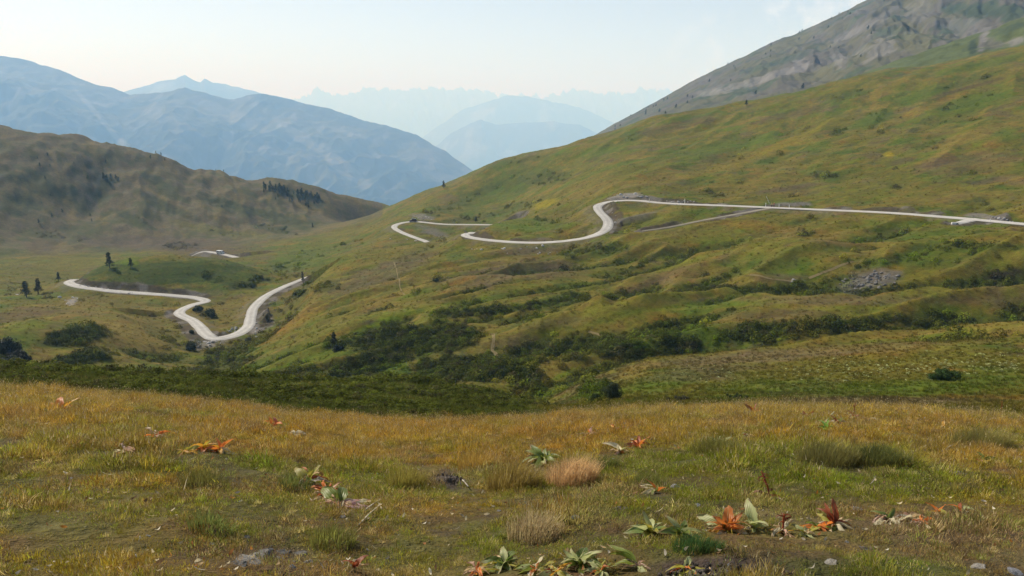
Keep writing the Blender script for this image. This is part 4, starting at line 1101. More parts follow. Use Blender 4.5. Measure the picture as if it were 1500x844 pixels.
def leaf_mesh(nm, L, Wd, arch, fold, twist, crumple, rs, shape=0.42):
    """pleated lance-shaped leaf from the origin along +Y, arching in Z"""
    nl, nw = 11, 6
    V, F, AC, AL = [], [], [], []; torn = [1 + rs.uniform(-.28, .12) * min(1, crumple) for _ in range(60)]
    y = z = 0.0; ang = 0.0
    prev = 0
    for i in range(nl + 1):
        t = i / nl
        if i:
            ang = arch * (t ** 1.3)
            y += L / nl * math.cos(ang); z -= L / nl * math.sin(ang)
        w = Wd * (max(1e-3, (t + 0.05)) ** shape) * (max(0.0, 1 - t) ** 0.62) * 1.35
        w = max(w, Wd * (0.10 if t < 0.5 else 0.015))
        for j in range(nw + 1):
            a = j / nw * 2 - 1
            tw = twist * t
            xx = a * w / 2 * (torn[i * 2 + (a > 0)] if abs(a) > .9 else 1); zz = abs(a) * w / 2 * fold * (1 - 0.5 * t)
            zz += crumple * 0.02 * math.sin(7 * t + 3 * a + twist * 5) * (0.3 + abs(a)) + rs.uniform(-1, 1) * crumple * 0.004
            zz += 0.0025 * math.cos(a * 12)
            V.append((xx * math.cos(tw) - zz * math.sin(tw), y - zz * math.sin(ang) * 0.5, z + xx * math.sin(tw) + zz * math.cos(tw)))
            AC.append(a); AL.append(t)
    k = nw + 1
    for i in range(nl):
        for j in range(nw):
            F.append((i * k + j, i * k + j + 1, (i + 1) * k + j + 1, (i + 1) * k + j))
    me = mesh_np(nm, V, F, M_leaf, True)
    for n_, A_ in (('across', AC), ('along', AL)):
        at = me.attributes.new(n_, 'FLOAT', 'POINT'); at.data.foreach_set('value', np.array(A_, np.float32))
    return me
LU = [leaf_mesh('leaf_up%d' % i, 1.0, 0.40 + 0.05 * i, (0.5, 0.9, 1.3, 1.7)[i], 0.85, (0.5, -.8, .9, -.6)[i], 1.6, rs) for i in range(4)]
LF = [leaf_mesh('leaf_flop%d' % i, 1.0, 0.34 + 0.05 * i, (0.8, 1.3, 0.5, 1.0)[i], 0.4, (0.9, -1.1, .8, -.7)[i], 2.2, rs) for i in range(4)]
LW = [leaf_mesh('leaf_dry%d' % i, 1.0, 0.26 + 0.04 * i, (1.4, 0.9, 1.8)[i], 0.9, (1.6, -1.4, 2.0)[i], 4.0, rs) for i in range(3)]

GR = (0.16, 0.20, 0.035); PG = (0.33, 0.35, 0.15); DG = (0.11, 0.155, 0.03); YG = (0.30, 0.27, 0.04); OR = (0.56, 0.18, 0.035); RB = (0.26, 0.062, 0.022); BE = (0.48, 0.36, 0.20); PK = (0.46, 0.30, 0.22); CR_ = (0.56, 0.50, 0.33); GY = (0.30, 0.27, 0.22); YO = (0.52, 0.28, 0.03)
EXCL = []
def keep_off(u, v, ra, rb, r0=4.5, r1=36):
    p = hit(u, v, r0, r1); EXCL.append((p.x, p.y, ra, rb))
for q_ in [(652, 707, .45, .75), (1062, 838, .62, .24), (362, 822, .16, .14), (385, 813, .2, .14), (440, 812, .14, .1), (415, 812, .14, .1), (430, 824, .2, .1), (1130, 612, .4, .35), (745, 738, .3, .25), (318, 710, .3, .2), (1130, 760, .25, .15), (1380, 790, .4, .12), (540, 800, .3, .1), (220, 760, .3, .12), (90, 720, .3, .12), (620, 800, .25, .1), (900, 700, .25, .15)]: keep_off(*q_)
def plant(u, v, label, leaves, r0=4.5, r1=36, rz=None, group=None, sink=0.0, stalk=None):
    """leaves: (mesh list, count, length, (tilt from flat low, high), colours[, (azimuth low, high)])"""
    loc = hit(u, v, r0, r1); loc.z -= sink
    root = empty('broadleaf_plant', loc, 0)
    tag(root, label, 'plant', group)
    rl = max(q[2] for q in leaves); d_ = math.hypot(loc.x, loc.y)
    EXCL.append((loc.x, loc.y, rl * .65, rl * .65)); EXCL.append((loc.x * (1 - .35 * rl / d_ * 2), loc.y * (1 - .35 * rl / d_ * 2), rl * .6, rl * .7))
    for spec in leaves:
        ms, cnt, L, (t0, t1), cols = spec[:5]
        a0, a1 = spec[5] if len(spec) > 5 else (0, 360)
        cnt = int(round(cnt * 1.5)); L = L * .84
        for k in range(cnt):
            az = math.radians(a0 + (a1 - a0) * (k + rs.uniform(0.2, 0.8)) / cnt)
            tl = math.radians(rs.uniform(t0, t1)); l = L * rs.uniform(0.55, 1.25)
            c = rs.choice(cols); f = rs.uniform(1.05, 1.6)
            off = rs.uniform(0, 0.12) * L
            child('leaf', rs.choice(ms), root, (math.sin(az) * off, math.cos(az) * off, 0.01 + rs.uniform(0, 0.03)), Euler((tl, rs.uniform(-.6, .6), -az + rs.uniform(-.3, .3))), (l, l, l), [x * f for x in c])
    if stalk:
        h, lean, c = stalk
        pts = [(0, 0, 0), (lean * .3 * h, 0, h * .45), (lean * h * .7, .02, h * .8), (lean * h, .01, h)]
        Vt, Ft = tube(pts, [.012, .01, .009, .006])
        child('stem', mesh_np('stem', Vt, Ft, M_dry, True), root, color=c)
        for q in range(7):
            t = 0.55 + 0.45 * q / 7
            child('leaf', rs.choice(LW), root, (lean * h * t, 0, h * t), Euler((rs.uniform(.2, 1), 0, rs.uniform(0, 6.28))), (.09, .09, .09), c)
    return root

def mat_obj(name, rough=0.8, ns_=18.0, lo=0.75, hi=1.25, bump=0.4, bd=0.02):
    N = NT(name)
    oi = N.n('ShaderNodeObjectInfo')
    tcn = N.n('ShaderNodeTexCoord').outputs['Object']
    n1 = N.noise(tcn, ns_, 5, 0.6)
    c = N.scale_col(oi.outputs['Color'], N.maprange(n1, 0.3, 0.7, lo, hi))
    return N.done(N.principled(c, rough, 0.2, N.bump(n1, bump, bd)).outputs[0])
M_dry = mat_obj('dry_stem', 0.85, 30)

plant(497, 742, 'wilted plant with pinkish cream leaves flopped flat beside two pale sticks', [(LF, 6, .46, (0, 22), [CR_, PK, PK, BE], (60, 210)), (LU, 1, .42, (40, 60), [GR], (-40, 10)), (LW, 8, .40, (5, 45), [PK, PK, RB, BE, CR_], (150, 340)), (LF, 2, .48, (8, 20), [(.40, .25, .25), CR_], (70, 115))])
plant(478, 726, 'rust brown curled leaves of a dying plant behind the pinkish one', [(LW, 7, .34, (10, 50), [RB, OR, BE]), (LF, 3, .3, (20, 60), [RB, PK])])
plant(450, 708, 'small plant with one green leaf and curled red brown leaves', [(LU, 2, .4, (50, 70), [GR, YG]), (LW, 5, .36, (20, 60), [RB, OR, BE, GY])])
plant(797, 678, 'dark green leafy plant standing in tall tawny grass', [(LU, 8, .50, (40, 78), [GR, DG, GR, PG]), (LF, 5, .42, (8, 30), [PG, PG, BE]), ])
plant(1064, 778, 'big plant with upright flame orange leaves over pale green ones', [(LU, 6, .34, (55, 80), [OR, OR, RB, (.4, .16, .03)]), (LU, 3, .3, (45, 70), [GR, YG]), (LF, 6, .34, (0, 22), [PG, CR_, YG, PG]), (LF, 2, .26, (15, 30), [OR, YO], (240, 300))])
plant(1103, 776, 'pale green plant with three upright leaves right of the orange one', [(LU, 4, .3, (50, 78), [PG, GR, PG]), (LF, 2, .22, (10, 25), [PG, BE])])
plant(953, 784, 'pale green plant with spreading pleated leaves, stones behind it', [(LU, 7, .27, (30, 75), [PG, PG, YG, (.2, .27, .09)]), (LF, 7, .25, (5, 28), [PG, YG, BE, GR]), (LW, 2, .16, (10, 30), [RB, YO], (230, 280))])
plant(997, 786, 'low green plant squeezed between the pale green and the orange plants', [(LU, 5, .27, (35, 72), [DG, GR, PG, PG]), (LF, 4, .22, (5, 25), [PG, YG])])
plant(1146, 782, 'small withered plant of beige and pale pink curls', [(LW, 7, .2, (10, 55), [PK, BE, BE, CR_]), (LF, 3, .17, (0, 20), [YO, BE])], stalk=(.2, .05, RB))
plant(1196, 775, 'low plant with orange and lime leaves lying along the turf', [(LF, 6, .22, (5, 30), [OR, GR, YG, (.17, .3, .03)])])
plant(1222, 772, 'plant with a rust red leaf standing up behind lime and cream ones', [(LU, 2, .3, (60, 78), [RB, OR], (300, 380)), (LF, 8, .24, (5, 35), [YG, GR, CR_, OR, BE]), (LW, 3, .2, (20, 50), [BE, RB])])
plant(1300, 765, 'collapsed plant with broad straw coloured leaves and a pink dry one', [(LF, 4, .28, (-8, 15), [CR_, BE, CR_], (100, 260)), (LW, 5, .24, (5, 30), [PK, RB, GY], (200, 330)), (LU, 1, .2, (60, 70), [DG])])
plant(1334, 762, 'heap of pale dry leaves at the end of the row of dying plants', [(LF, 5, .3, (-5, 20), [CR_, CR_, BE], (90, 270)), (LW, 4, .22, (10, 40), [GY, BE, PK])])
plant(1375, 754, 'few orange and green leaves right of the heap of dry leaves', [(LU, 3, .18, (40, 75), [OR, GR, YG]), (LF, 3, .15, (5, 25), [BE, YO])])
plant(1408, 751, 'tiny plant of two orange leaves and a cream tip', [(LU, 3, .17, (40, 75), [OR, PG, RB]), (LF, 2, .12, (10, 30), [CR_, BE])])
plant(738, 832, 'green plant with a torn pale leaf at the bottom of the meadow', [(LU, 5, .24, (25, 70), [PG, GR, DG, PG]), (LF, 5, .24, (5, 30), [GR, YG, PG, BE]), (LW, 2, .15, (10, 30), [PK, OR], (230, 270))])
plant(786, 838, 'flat rosette of narrow pale leaves between two green plants', [(LF, 6, .24, (0, 22), [PG, CR_, YG, GR]), (LW, 3, .15, (20, 50), [OR, BE])])
plant(848, 832, 'largest bright green plant with several upright leaves, beside bare dark soil', [(LU, 7, .28, (45, 80), [GR, DG, PG, PG]), (LF, 7, .24, (5, 30), [PG, GR, DG]), (LW, 3, .18, (10, 40), [BE, YG])])
plant(934, 834, 'plant with one long green leaf leaning left', [(LU, 2, .33, (20, 32), [GR, PG], (285, 310)), (LF, 2, .22, (5, 20), [PG, YG], (150, 200)), (LW, 3, .15, (30, 70), [PK, BE])])
plant(1003, 838, 'small yellow green plant with a rusty bud on bare dark soil', [(LF, 4, .2, (10, 40), [YG, PG, YG]), (LW, 4, .14, (20, 60), [RB, OR, YO])])
plant(1052, 655, 'pale silvery green plant on top of a dark grassy hummock', [(LU, 6, .38, (30, 70), [PG, PG, CR_]), (LF, 6, .34, (0, 20), [PG, CR_, CR_])])
plant(1095, 640, 'bleached cream leaves of a dead plant right of the silvery green one', [(LF, 6, .36, (-5, 15), [CR_, BE, GY]), (LW, 2, .25, (10, 30), [BE, RB])])
plant(934, 656, 'rusty red leaved plant alone in the dry grass', [(LU, 5, .36, (30, 65), [RB, OR, RB]), (LW, 4, .3, (10, 50), [RB, OR])])
plant(908, 664, 'small plant with one cream leaf standing upright', [(LU, 2, .4, (60, 80), [CR_, PG]), (LW, 5, .26, (10, 40), [BE, OR, PK])])
plant(866, 638, 'orange tinged withered plant nearest the tall tawny grass crest', [(LW, 6, .36, (20, 60), [OR, BE, PK]), (LF, 3, .3, (5, 25), [BE, CR_])])
plant(900, 634, 'spindly pale orange plant behind the cream leaf plant', [(LW, 6, .34, (30, 75), [YO, OR, PK])])
plant(1228, 622, 'tangle of bleached twisting stems and green leaves on the meadow crest', [(LW, 6, .5, (0, 40), [CR_, GY, BE]), (LF, 6, .42, (0, 25), [CR_, PG, GY, PK]), (LU, 3, .45, (40, 70), [GR, RB])])
plant(1210, 632, 'bright lime plant left of the bleached tangle', [(LU, 6, .4, (30, 70), [(.16, .3, .03), GR, YG])])
plant(1250, 612, 'plant with rusty bud and cream leaves behind the bleached tangle', [(LF, 5, .4, (5, 35), [CR_, PG, PK]), (LU, 2, .4, (60, 85), [RB, GR])], stalk=(.5, .03, RB))
plant(1280, 617, 'scattered pale peach leaves right of the bleached tangle', [(LW, 8, .4, (0, 30), [BE, PK, YO, CR_])])
plant(1442, 678, 'plant with one round lit green leaf under a grassy hummock', [(LU, 3, .34, (30, 65), [PG, GR, GR]), (LW, 4, .24, (5, 30), [RB, PK, OR], (200, 300))])
plant(1465, 610, 'two pale green leaves on a thin dark stalk at the right edge', [(LU, 4, .4, (45, 75), [PG, PG]), ], stalk=(.7, .02, RB))
plant(1482, 648, 'yellow green plant on the right edge of the meadow', [(LF, 5, .34, (5, 40), [YG, PG, BE])])
plant(1380, 632, 'grey hollow of dead leaves with a few green tips', [(LF, 5, .4, (-5, 15), [GY, CR_, GY]), (LU, 3, .36, (35, 70), [GR, YG, YO])])
plant(322, 662, 'bright orange and cream leaves left of the middle of the meadow', [(LU, 4, .36, (30, 70), [OR, YO, OR]), (LW, 4, .3, (0, 40), [CR_, OR, BE])])
plant(298, 660, 'yellow and orange leaves low in the brown grass', [(LU, 5, .34, (25, 65), [YO, YG, OR]), (LF, 3, .26, (0, 20), [YO, YG])])
plant(270, 664, 'low mustard yellow leaves left of the orange plants', [(LF, 6, .3, (5, 40), [YG, YO, YO])])
plant(228, 642, 'rust brown leafy plant on the left of the meadow', [(LW, 7, .36, (15, 60), [RB, OR, BE]), (LU, 2, .3, (40, 70), [RB])])
plant(183, 663, 'peach coloured curled leaf lying in the left grass', [(LW, 4, .3, (0, 30), [PK, OR, CR_])])
plant(88, 603, 'orange leaved plant near the left end of the meadow crest', [(LU, 5, .55, (40, 75), [OR, YO, OR]), (LF, 4, .4, (0, 20), [CR_, PG, BE])])
plant(402, 627, 'red orange upright leaves on the meadow below the dark shrub slope', [(LU, 5, .42, (45, 80), [OR, RB, OR])])
plant(432, 636, 'grey white withered plant right of the red orange one', [(LF, 7, .42, (0, 35), [GY, CR_, GY, PG])])
plant(306, 612, 'small yellow leaves in the brown grass of the crest', [(LF, 4, .36, (5, 40), [YO, YG])])
plant(962, 722, 'dark green tuft of leaves behind a shaded hollow, pale stone to its right', [(LF, 5, .3, (5, 35), [PG, CR_, YG], (220, 330)), (LU, 2, .2, (40, 70), [OR, GR])])
plant(1128, 732, 'dark red seed stalk with brown leaves in the turf', [(LW, 5, .2, (20, 60), [RB, (.12, .05, .03)])], stalk=(.36, -.35, RB))
plant(519, 836, 'orange brown upright dead leaf at the bottom left', [(LU, 2, .2, (65, 85), [OR, RB]), (LW, 2, .12, (10, 40), [BE, GY])])
plant(1105, 610, 'orange brown plant among tall grass on the crest', [(LU, 6, .5, (50, 85), [OR, RB, (.3, .14, .05)])])
plant(1182, 615, 'reddish bushy dead plant on the crest, leaning', [(LU, 6, .42, (50, 85), [RB, (.2, .1, .04)])])

plant(700, 842, 'pink and orange tipped plant at the bottom edge, leftmost of the bottom row', [(LW, 5, .2, (10, 50), [PK, OR, BE]), (LF, 4, .2, (5, 30), [PG, YG, BE])])
plant(880, 840, 'low yellow green plant at the bottom edge, right of the largest green one', [(LF, 6, .2, (5, 35), [YG, PG, GR]), (LW, 3, .14, (20, 60), [BE, OR])])
plant(815, 843, 'orange flecked leaves at the bottom edge, left of the largest green plant', [(LF, 5, .2, (5, 35), [YG, OR, PG]), (LW, 4, .15, (10, 60), [RB, YO, BE])])
plant(1180, 785, 'scatter of small orange and lime leaves left of the rust red plant', [(LF, 5, .18, (0, 30), [OR, YG, PG]), (LW, 3, .12, (10, 50), [RB, BE])])
plant(1350, 768, 'short row of tan and orange dead leaves at the right of the dying plants', [(LW, 7, .18, (0, 40), [BE, OR, PK, GY])])
# ---------------------------------------------------------------- sticks, stones, tussocks of the meadow
def stick(u0, v0, u1, v1, rad, label, col, lift=0.02, r0=4, r1=36):
    a, b = hit(u0, v0, r0, r1), hit(u1, v1, r0, r1)
    a.z += lift; b.z += lift * 3
    mid = (a + b) / 2 + Vector((0, 0, 0.02)) + Vector((rs.uniform(-.02, .02), rs.uniform(-.02, .02), 0))
    Vt, Ft = tube([a - a, a.lerp(mid, .5) - a, mid - a, b - a], [rad, rad * 1.05, rad * .9, rad * .6])
    o = link(bpy.data.objects.new('dry_stick', mesh_np('dry_stick', Vt, Ft, M_dry, True)))
    o.location = a; o.color = col + (1,)
    tag(o, label, 'stick')
stick(533, 751, 557, 738, .011, 'short pale stick touching the pinkish wilted plant', (.5, .43, .32))
stick(524, 773, 556, 747, .009, 'longer pale stick lying below the pinkish wilted plant', (.48, .42, .3))
stick(268, 728, 280, 700, .006, 'thin curved straw stalk in the grass of the left meadow', (.26, .21, .11), .03)
stick(1175, 619, 1196, 607, .03, 'bleached driftwood like branch on the crest of the meadow', (.5, .46, .4))
stick(1205, 628, 1221, 611, .022, 'pale green bent stalk beside the bleached tangle', (.5, .5, .32), .06)
stick(676, 704, 686, 718, .014, 'white splinter of wood on the dark earth mound', (.38, .34, .28))
stick(1383, 662, 1396, 655, .012, 'pale twig in short grass left of the flat stone', (.5, .46, .38))

def rock_mesh(nm, seed, flat=0.6, sub=3, jag=0.22):
    import bmesh
    bm = bmesh.new(); bmesh.ops.create_icosphere(bm, subdivisions=sub, radius=1.0)
    r_ = random.Random(seed)
    planes = [(Vector((r_.uniform(-1, 1), r_.uniform(-1, 1), r_.uniform(-.6, 1))).normalized(), r_.uniform(.48, .85)) for _ in range(13)]
    co = np.array([v.co[:] for v in bm.verts])
    n3 = fbm(co[:, 0] * 2.1 + seed, co[:, 1] * 2.1 + co[:, 2] * 1.7, seed, 4)
    for v, k in zip(bm.verts, n3):
        p = v.co.copy()
        for nn, d in planes:
            q = p.dot(nn)
            if q > d: p -= nn * (q - d) * 0.96
        p *= 1 + jag * 0.8 * k
        v.co = Vector((p.x, p.y, p.z * flat))
    me = bpy.data.meshes.new(nm); bm.to_mesh(me); bm.free()
    me.materials.append(M_stone)
    return me
def mat_stone():
    N = NT('weathered_stone')
    oi = N.n('ShaderNodeObjectInfo'); ob = N.n('ShaderNodeTexCoord').outputs['Object']
    n1 = N.noise(ob, 2.5, 7, 0.7); n2 = N.noise(ob, 9.0, 5, 0.7)
    c = N.scale_col(oi.outputs['Color'], N.math('MULTIPLY', N.maprange(n1, .3, .7, .45, 1.25), N.maprange(n2, .3, .7, .75, 1.2)))
    c = N.mix(N.maprange(n2, .58, .68, 0, .5), c, (.16, .15, .09))
    return N.done(N.principled(c, 0.9, 0.15, N.bump(N.math('ADD', n1, N.math('MULTIPLY', n2, .4)), .7, .12)).outputs[0])
M_stone = mat_stone()
ROCKS = [rock_mesh('rock%d' % i, 20 + i, (.55, .7, .42, .62, .8)[i], 3) for i in range(5)]
SMALL = [rock_mesh('boulder%d' % i, 40 + i, (.6, .75, .5, .7)[i], 2, .3) for i in range(4)]

def stone(u, v, size, label, col=(.34, .33, .32), me=None, asp=(1, 1, 1), r0=4, r1=36, name='stone', group=None, sink=.42, cat='stone'):
    p = hit(u, v, r0, r1)
    o = link(bpy.data.objects.new(name, me or rs.choice(ROCKS)))
    o.location = p + Vector((0, 0, size * (.5 - sink) * asp[2])); o.rotation_euler = (rs.uniform(-.3, .3), rs.uniform(-.3, .3), rs.uniform(0, 6.28) if asp[0] == asp[1] else rs.uniform(-.3, .3))
    o.scale = (size * asp[0], size * asp[1], size * asp[2]); o.color = tuple(col) + (1,)
    tag(o, label, cat, group)
    if r1 <= 36:
        d_ = math.hypot(p.x, p.y); EXCL.append((p.x * (1 - size / d_), p.y * (1 - size / d_), size * 1.7 * asp[0], size * 2.2))
    return o
stone(988, 714, .075, 'round bluish grey stone right of the shaded hollow', (.42, .42, .43), ROCKS[1], asp=(1.1, .8, .75))
stone(1022, 741, .038, 'small slate grey stone above the big orange plant', (.27, .28, .31), ROCKS[0])
stone(842, 759, .05, 'pale round stone below the pale tan tussock', (.44, .43, .41), ROCKS[1])
stone(910, 746, .07, 'lumpy brownish grey stone lying in short turf', (.26, .22, .18), ROCKS[3], (1.5, 1, .9))
stone(950, 745, .02, 'pebble beside the lumpy brownish stone', (.45, .4, .33), ROCKS[1])
stone(1256, 747, .06, 'smooth grey stone behind the row of dying plants', (.33, .32, .31), ROCKS[0], (1.3, .9, .8))
stone(1407, 694, .085, 'flat pale grey slab tilted in the grass on the right', (.36, .33, .29), ROCKS[2], (1.6, .9, .7))
stone(1226, 765, .032, 'blue grey stone among the leaves of the rust red plant', (.36, .38, .43), ROCKS[1])
stone(1268, 805, .05, 'low brown stone in the purplish turf at the bottom', (.24, .2, .17), ROCKS[3], (1.3, 1, .7))
stone(1216, 826, .05, 'flat whitish stone near the bottom edge', (.4, .37, .32), ROCKS[2], (1.4, 1, .5))
stone(1432, 832, .055, 'flat pale stone in green turf at the bottom right', (.38, .35, .3), ROCKS[2], (1.5, .9, .5))
stone(1486, 840, .06, 'bluish stone cut off by the bottom right corner', (.33, .33, .35), ROCKS[0])
stone(538, 768 + 38, .025, 'little white stone in the lower left turf', (.5, .47, .42), ROCKS[1])
stone(345, 826, .03, 'small grey stone left of the rock outcrop', (.32, .3, .27), ROCKS[4])
stone(522, 826, .035, 'grey stone beside the orange brown dead leaf', (.34, .31, .28), ROCKS[2])
stone(1040, 676, .06, 'dark grey stone in the grass below the silvery green plant', (.22, .22, .23), ROCKS[2], (1.4, 1, .6))
stone(1034, 628, .07, 'grey lichen covered stone in tall grass above the silvery green plant', (.35, .33, .31), ROCKS[4], (.7, .7, 1.3))

r5 = random.Random(55)
for k in range(22):
    stone(r5.uniform(30, 1470), 640 + 195 * r5.random() ** .8, r5.uniform(.018, .04), 'small grey stone half sunk in the meadow turf', [r5.uniform(.22, .36)] * 3, group='small stones sunk in the meadow', sink=.5)
# outcrop of weathered rock at the bottom left
oc = hit(398, 818, 4, 20)
outcrop = empty('rock_outcrop', oc); tag(outcrop, 'weathered grey rock outcrop breaking through the turf at the bottom left', 'rock')
for u, v, sz, c in [(362, 822, .105, .36), (378, 815, .10, .38), (350, 827, .06, .34), (388, 808, .06, .30), (408, 808, .06, .2), (418, 810, .055, .22), (440, 811, .055, .3), (408, 818, .05, .36), (450, 824, .055, .34), (430, 823, .045, .3), (395, 800, .03, .26), (372, 826, .055, .33)]:
    p = hit(u, v, 4, 20) - oc
    child('rock', rs.choice(ROCKS), outcrop, p + Vector((0, 0, -sz * .12)), (rs.uniform(-.3, .3), rs.uniform(-.3, .3), rs.uniform(0, 6)), (sz * 1.25, sz, sz * .7), (c * .72, c * .68, c * .62))

# mound of bare earth
def mound(u, v, label, w, d, h, n, r0, r1, col=(.085, .068, .055)):
    c = hit(u, v, r0, r1)
    g_ = np.linspace(-1, 1, 44); a, b = np.meshgrid(g_, g_, indexing='ij')
    rr_ = np.hypot(a, b) + .28 * fbm(a * 2 + u, b * 2, 5, 3)
    x = c.x + a * w; y = c.y + b * d
    z = zland(x.ravel(), y.ravel()).reshape(a.shape) - .06 + h * (1 - sstep(.15, 1, rr_)) + .05 * (1 - sstep(.5, 1.05, rr_)) + .035 * fbm(a * 6, b * 6 + v, 8, 4) * (rr_ < 1)
    i = np.arange(44 * 44).reshape(44, 44)
    F = np.stack([i[:-1, :-1], i[1:, :-1], i[1:, 1:], i[:-1, 1:]], -1).reshape(-1, 4)
    o = link(bpy.data.objects.new('earth_mound', mesh_np('earth_mound', np.stack([x.ravel() - c.x, y.ravel() - c.y, z.ravel() - c.z], -1), F, M_soil, True)))
    o.location = c; o.color = col + (1,)
    tag(o, label, 'earth mound')
    for _ in range(n):
        q = rs.uniform(0, 6.28); k = math.sqrt(rs.random()) * .8
        px, py = c.x + math.cos(q) * k * w, c.y + math.sin(q) * k * d
        s_ = rs.uniform(.012, .04)
        e = 1 - sstep(.15, 1, np.array([k]))[0]
        child('clod', rs.choice(SMALL), o, (px - c.x, py - c.y, float(zland(px, py)[0]) - c.z + h * e + .02), (rs.uniform(0, 6), rs.uniform(0, 6), 0), (s_, s_, s_), (.13, .105, .085))
M_soil = mat_obj('dark_soil', 0.95, 14, .55, 1.35, .9, .05)
mound(652, 707, 'mound of bare dark earth in the middle of the meadow', .42, .75, .12, 40, 6, 20)
mound(1062, 838, 'patch of bare dark soil at the bottom of the meadow', .62, .24, .02, 60, 4, 10, (.10, .088, .075))
mound(1130, 612, 'dark earth scrape on the crest left of the bleached branch', .5, .5, .05, 10, 15, 36, (.11, .085, .06))

# tussocks: each one clump of grass
def tussock(u, v, rad, h, n, label, colr, headp=0.0, r0=4.5, r1=36, w=.006, bend=1.0):
    p = hit(u, v, r0, r1)
    Vv, Ff, Ss = blades(int(n * .7), rad, h * .45, h * 1.15, w, bend, rs, head=headp, headw=.005, wind=.12, seg=4)
    # a cushion of roots lifts the middle of the clump
    Vn = np.array([tuple(q) for q in Vv]); d = np.hypot(Vn[:, 0], Vn[:, 1]) / rad
    Vn[:, 2] += .55 * h * np.clip(1 - d ** 1.5, 0, 1) * (1 + .5 * pn(Vn[:, 0] * 6 + u, Vn[:, 1] * 6, 3))
    Vn[:, 2] += zland(p.x + Vn[:, 0], p.y + Vn[:, 1]) - p.z
    me = mesh_np('grass_tussock', Vn, Ff, M_tuss); me.materials.append(M_head)
    me.polygons.foreach_set('material_index', np.array(Ss, np.int32))
    o = link(bpy.data.objects.new('grass_tussock', me)); o.location = p; o.color = tuple(min(.6, c * 1.75) for c in colr) + (1,)
    tag(o, label, 'grass tussock')
M_tuss = mat_foliage('tussock_blades', False, .5, .0)
tussock(836, 712, .42, .40, 2600, 'bleached pinkish tan tussock of tall dry grass', (.36, .225, .11), .12)
tussock(752, 716, .42, .38, 2600, 'olive tan tussock of tall grass with a dark shaded foot', (.17, .125, .035), .1)
tussock(700, 690, .36, .34, 1500, 'golden grass tussock between the earth mound and the green plant', (.23, .15, .035), .1)
tussock(1212, 678, .46, .30, 2400, 'low brown green tussock, left of the two in the right meadow', (.105, .095, .03))
tussock(1288, 680, .42, .30, 2200, 'dark green tussock, right of the two in the right meadow', (.07, .075, .022))
tussock(1435, 656, .6, .36, 2400, 'broad olive hummock of grass at the right of the meadow', (.13, .115, .035), .05)
tussock(1048, 664, .4, .26, 2000, 'olive hummock of grass that carries the silvery green plant', (.10, .095, .025))
tussock(1012, 806, .16, .15, 900, 'small dark green tuft of fine grass below the orange plant', (.035, .07, .02), w=.004)
tussock(1043, 808, .1, .12, 400, 'tiny dark green tuft right of the other dark one', (.04, .075, .022), w=.004)
tussock(596, 715, .3, .3, 1200, 'yellow olive tussock left of the earth mound', (.16, .135, .03))
tussock(430, 716, .22, .22, 700, 'green tussock left of the small red brown plant', (.09, .10, .025))
tussock(300, 716, .3, .24, 1000, 'dark olive tussock with a deep shaded hollow at its foot', (.09, .085, .022))
tussock(782, 786, .26, .22, 1000, 'straw white tuft of dry grass above the bottom plants', (.24, .185, .095), .15)
tussock(312, 778, .2, .17, 600, 'short green tuft above the rock outcrop', (.10, .115, .03))
tussock(488, 800, .2, .18, 700, 'rounded yellow green tuft right of the rock outcrop', (.12, .12, .028))
tussock(884, 690, .28, .26, 1000, 'deep green tussock right of the bleached tan one', (.075, .085, .02))
tussock(945, 714, .3, .2, 1000, 'mossy green hummock with the shaded hollow', (.085, .09, .022))
def tallness_pre(x, y, r): return sstep(9, 21, r)
# ---- foreground meadow grass
N = 125000
q = rng.uniform(0, 1, N)
r0, r1, e = 4.6, 37.5, 1.25
r = (r0 ** e + q * (r1 ** e - r0 ** e)) ** (1 / e)
th = rng.uniform(math.radians(-50), math.radians(50), N)
x, y = r * np.sin(th), r * np.cos(th)
col = grid_sample(VEG, th, r)
lum = col.mean(1)
soil = (np.linalg.norm(col - EARTH, axis=1) < 0.035)
edge_r = 33 + 2.0 * pn(x / 4, y / 4, 400)
bare = sstep(0.16, 0.5, fbm(x / 0.7, y / 0.9, 405, 3) + 0.25 * (1 - tallness_pre(x, y, r)))
excl = np.zeros(N, bool)
for px_, py_, ra, rb in EXCL:
    excl |= (((x - px_) / ra) ** 2 + ((y - py_) / rb) ** 2) < 1 + 0.6 * pn(x * 6, y * 6, 409)
keep = ~(excl & (rng.uniform(0, 1, N) < .9)) & (rng.uniform(0, 1, N) > 0.55 * bare) & ~(soil & (rng.uniform(0, 1, N) < 0.85)) & ((r < edge_r + 3) | (th > 0.02))
clump = fbm(x / 1.1, y / 1.1, 401, 3)                    # lumpy tussock growth
tallness = sstep(-0.25, 0.55, fbm(x / 3.3, y / 3.3, 402, 3) + 0.9 * (sstep(9, 21, r) - 0.45) + 0.25 * clump)
pick = rng.uniform(0, 1, N)
kind = np.where(pick < tallness * 0.42, 2, np.where(pick < 0.28 + 0.4 * tallness, 1, 0))
idx = kind * 3 + rng.integers(0, 3, N)
sc = (0.75 + 0.5 * rng.uniform(0, 1, N)) * (1 + 1.1 * clump) * (0.85 + 0.2 * tallness)
sc = np.clip(sc, 0.3, 2.0) * np.where(kind == 0, 1.15, 1.0)
sc = sc * (0.68 + 0.32 * sstep(6, 12, r))
wsc = sc * (1 + 0.02 * (r - 6))
dry = rng.uniform(0, 1, N)
col = col * (0.85 + 0.3 * rng.uniform(0, 1, (N, 1)))
col = np.where((kind == 2)[:, None], col * 0.74 + 0.26 * (TAN * 1.0 * (dry[:, None] < 0.55) + ORANGE * (dry[:, None] >= 0.55)), col)
col = np.where(((kind == 1) & (dry < 0.25))[:, None], 0.5 * col + 0.5 * STRAW, col)
